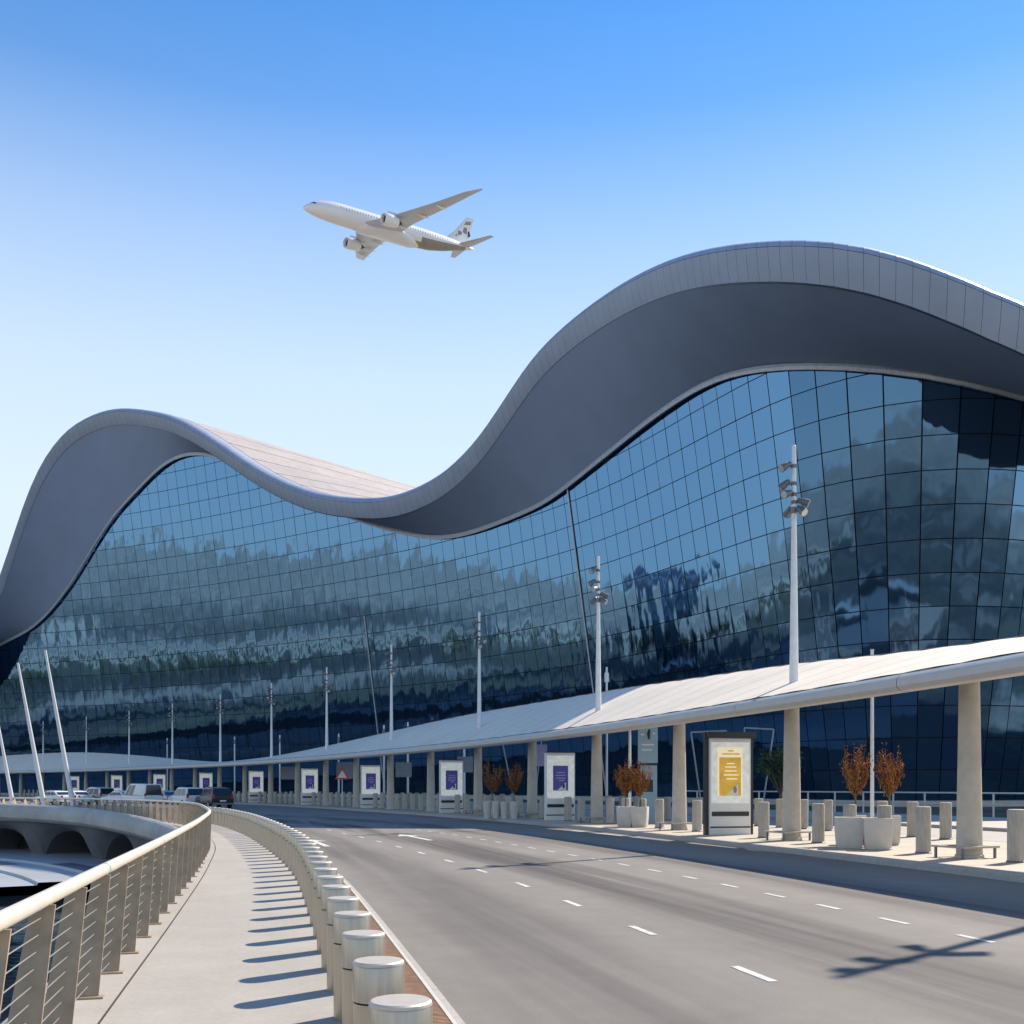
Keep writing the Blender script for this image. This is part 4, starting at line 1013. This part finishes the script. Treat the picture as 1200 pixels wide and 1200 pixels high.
# ------------------------------------------------------------------ airliner
def make_plane():
    t = thing('airliner', 'cream twin engine airliner flying left high above the terminal', 'airplane')
    # fuselage along -x from the nose at 0
    prof = [(0, 0.05, -1.0), (-0.5, 0.5, -0.94), (-1.6, 1.08, -0.76), (-3.4, 1.75, -0.46), (-5.8, 2.32, -0.2), (-9, 2.72, -0.02), (-12, 2.85, 0), (-20, 2.88, 0), (-30, 2.88, 0), (-40, 2.88, 0), (-45, 2.7, 0.12), (-50, 2.25, 0.5), (-55, 1.55, 0.95), (-59, 0.95, 1.25), (-62, 0.45, 1.45), (-62.8, 0.15, 1.5)]
    n = 24
    def hull(sub, name, m_, parent, a0=0, a1=None, grow_=0.0):
        v = []; f = []
        ks = range(n) if a1 is None else range(a0, a1+1)
        c = len(list(ks))
        for x, r_, z in sub:
            for k in ks:
                an = 2*math.pi*k/n; v.append((x, (r_+grow_)*math.sin(an), z+(r_+grow_)*math.cos(an)))
        for i in range(len(sub)-1):
            for k in range(c if a1 is None else c-1):
                a, b = i*c+k, i*c+(k+1) % c; f.append((a, a+c, b+c, b))
        return mesh_obj(name, v, f, m_, parent, True)
    fu = hull(prof, 'fuselage', M_plane, t)
    hull([(-0.5+0, 0.75, -0.6)][:0]+prof[9:14], 'tail_livery', M_planebr, fu, 7, 17, 0.02)
    hull([(-36, 2.88, 0)]+prof[9:11], 'gold_band', M_planegold, fu, 9, 15, 0.012)
    for sg in (-1, 1):
        v = []; f = []
        xs_ = [-p[0] for p in prof]; hp = lambda x, an: (x, sg*(float(np.interp(-x, xs_, [p[1] for p in prof]))+0.03)*math.sin(an), float(np.interp(-x, xs_, [p[2] for p in prof]))+(float(np.interp(-x, xs_, [p[1] for p in prof]))+0.03)*math.cos(an))
        for k in range(3):
            a0, a1 = R(8+k*19), R(24+k*19); x = -2.3-0.3*k
            f.append(tuple(range(len(v), len(v)+4))); v += [hp(x, a0), hp(x, a1), hp(x-0.75, a1), hp(x-0.75, a0)]
        mesh_obj('cockpit_window', v, f, M_engdark, fu)
    for sg in (-1, 1):
        m = MB()
        for k in range(44):
            x = -11-k*0.95
            m.box((x, sg*2.80, 0.75), (0.26, 0.05, 0.38))
        wo = m.build('cabin_windows', M_duskboard, fu)
    # belly fairing
    v = []; f = []
    sec = [(-17, 1.0, -2.1), (-20, 2.6, -1.6), (-25, 3.3, -1.3), (-32, 3.3, -1.3), (-37, 2.4, -1.6), (-40, 1.0, -2.2)]
    for x, r_, z in sec:
        for k in range(16):
            an = 2*math.pi*k/16; v.append((x, r_*math.sin(an), z+min(r_, 2.3)*0.85*math.cos(an)))
    for i in range(len(sec)-1):
        for k in range(16): f.append((i*16+k, (i+1)*16+k, (i+1)*16+(k+1) % 16, i*16+(k+1) % 16))
    mesh_obj('belly_fairing', v, f, M_plane, t, True)
    def loft(name, secs, m_, parent, vertical=False):
        """secs: (leading x, span position, height, chord, thickness)"""
        a = [(0, 0), (0.08, 0.45), (0.3, 0.62), (0.6, 0.42), (1.0, 0.02), (0.6, -0.30), (0.3, -0.38), (0.08, -0.32)]
        v = []; f = []; c = len(a)
        for x, y, z, ch, th in secs:
            for u, h in a:
                v.append((x-u*ch, y, z+h*th) if not vertical else (x-u*ch, h*th, z))
        for i in range(len(secs)-1):
            for k in range(c): f.append((i*c+k, i*c+(k+1) % c, (i+1)*c+(k+1) % c, (i+1)*c+k))
        f.append(tuple(range(c))); f.append(tuple(range((len(secs)-1)*c, len(secs)*c)))
        o = mesh_obj(name, v, f, m_, parent); 
        bm = bmesh.new(); bm.from_mesh(o.data); bmesh.ops.recalc_face_normals(bm, faces=bm.faces); bm.to_mesh(o.data); bm.free()
        return shade_auto(o, 50)
    for sg in (1, -1):
        wing = loft('wing', [(-18.5, sg*1.5, -1.5, 13.5, 1.7), (-23.5, sg*8.5, -0.9, 8.8, 1.05), (-31, sg*20, 0.6, 5.2, 0.6), (-36.5, sg*27.5, 2.2, 3.0, 0.35), (-40.5, sg*30, 3.2, 1.0, 0.12)], M_planeg, t)
        for ys in (6.5, 14, 20):
            xq = np.interp(ys, [1.5, 8.5, 20, 27.5], [-31, -31.6, -35.4, -38.5]); zq = np.interp(ys, [1.5, 8.5, 20, 27.5], [-1.9, -1.3, 0.3, 2.0])
            o = MB().tube([(xq+3.5, sg*ys, zq-0.1), (xq+1.5, sg*ys, zq-0.35), (xq-1.2, sg*ys, zq-0.05)], [0.1, 0.35, 0.06], 8).build('flap_fairing', M_plane, wing); shade_auto(o)
        # engine
        ey, ez, ex = sg*9.8, -2.55, -20.3
        def ring(prof_, nm, m_, par):
            nn = 24; v = []; f = []
            for x, r_ in prof_:
                for k in range(nn):
                    an = 2*math.pi*k/nn; v.append((ex+x*0.9, ey+0.84*r_*math.cos(an), ez+0.84*r_*math.sin(an)))
            for i in range(len(prof_)-1):
                for k in range(nn): f.append((i*nn+k, i*nn+(k+1) % nn, (i+1)*nn+(k+1) % nn, (i+1)*nn+k))
            return mesh_obj(nm, v, f, m_, par, True)
        en = ring([(-1.2, 1.42), (-0.3, 1.50), (-0.05, 1.62), (-0.15, 1.78), (-0.8, 1.95), (-2.2, 2.02), (-4.0, 1.85), (-5.6, 1.45)], 'engine', M_plane, t)
        ring([(-1.15, 1.43), (-1.3, 0.0)], 'fan', M_engdark, en)
        ring([(-0.7, 0.0), (-1.28, 0.42)], 'spinner', M_planeg, en)
        ring([(-5.0, 1.1), (-6.2, 0.9), (-7.0, 0.55), (-7.8, 0.05)], 'exhaust', M_engdark, en)
        MB().box((ex-4.6, ey, ez+1.9), (5.2, 0.35, 1.1)).build('pylon', M_planeg, t)
        loft('stabilizer', [(-55.5, sg*0.8, 1.3, 5.2, 0.55), (-61.5, sg*9.8, 2.1, 1.8, 0.18)], M_planeg, t)
    fin = loft('fin', [(-51, 0, 2.2, 9.0, 0.8), (-55.0, 0, 5.2, 6.2, 0.6), (-61.0, 0, 10.8, 3.0, 0.3)], M_plane, t, True)
    # facet pattern on both sides of the fin
    fac = [([(-56.5, 4.2), (-58.2, 4.9), (-57.9, 6.1), (-56.6, 5.6)], M_planebr), ([(-58.6, 5.6), (-60.2, 5.4), (-60.5, 7.4), (-59.2, 7.2)], M_planebr), ([(-59.3, 8.0), (-62.0, 8.6), (-62.6, 9.6), (-60.4, 9.3)], M_planegold), ([(-55.0, 3.6), (-56.2, 3.9), (-56.0, 4.7)], M_planegold), ([(-60.7, 4.4), (-61.6, 5.0), (-61.4, 6.6), (-60.9, 6.2)], M_engdark)]
    for pts, m_ in fac:
        for sg in (-1, 1):
            mesh_obj('livery_facet', [(x, sg*0.43 if z < 6 else sg*0.30, z) for x, z in pts], [tuple(range(len(pts)))], m_, fin)
    return t
pl = make_plane()
pl.location = (-58.7997, 287.4876, 163.6976+EYE); pl.rotation_euler = (-4.20028918e-02, 1.19983823e-01, -2.40959201)

# ------------------------------------------------------------------ unseen low buildings and trees added at the left for the glass to mirror
HB = [(-318, -95, 30, 70, 7.5), (-300, -10, 22, 60, 4.5), (-330, 62, 34, 48, 11), (-296, 132, 20, 84, 5.5), (-340, 215, 40, 60, 9), (-310, 300, 26, 70, 6)]
for i, (x, y, wx, wy, h) in enumerate(HB):
    t = thing('added_building', '%s low pale building added beyond the left edge for the glass to mirror' % NUM[i], 'building', (x, y, 0), 0, 'low buildings added for the glass to mirror')
    MB().box((0, 0, h/2), (wx, wy, h)).build('wall', M_addedwall, t)
    MB().box((0, 0, h+0.35), (wx+0.8, wy+0.8, 0.7)).build('roof', M_kerb, t)
    for k in range(int(wy//6)):
        MB().box((wx/2+0.03, -wy/2+3+k*6, h*0.45), (0.1, 3.6, h*0.42)).build('window', M_carglass, t)
for k in range(26):  # trees out of view, added as greenery for the glass reflections
    green_tree((-225+random.uniform(-12, 12), -120+k*15+random.uniform(-4, 4), 0), 'leafy tree added beyond the left edge for the glass to mirror', 8, 7.5, 2.2, 200+k, 500, 'trees across the water', 0.9)
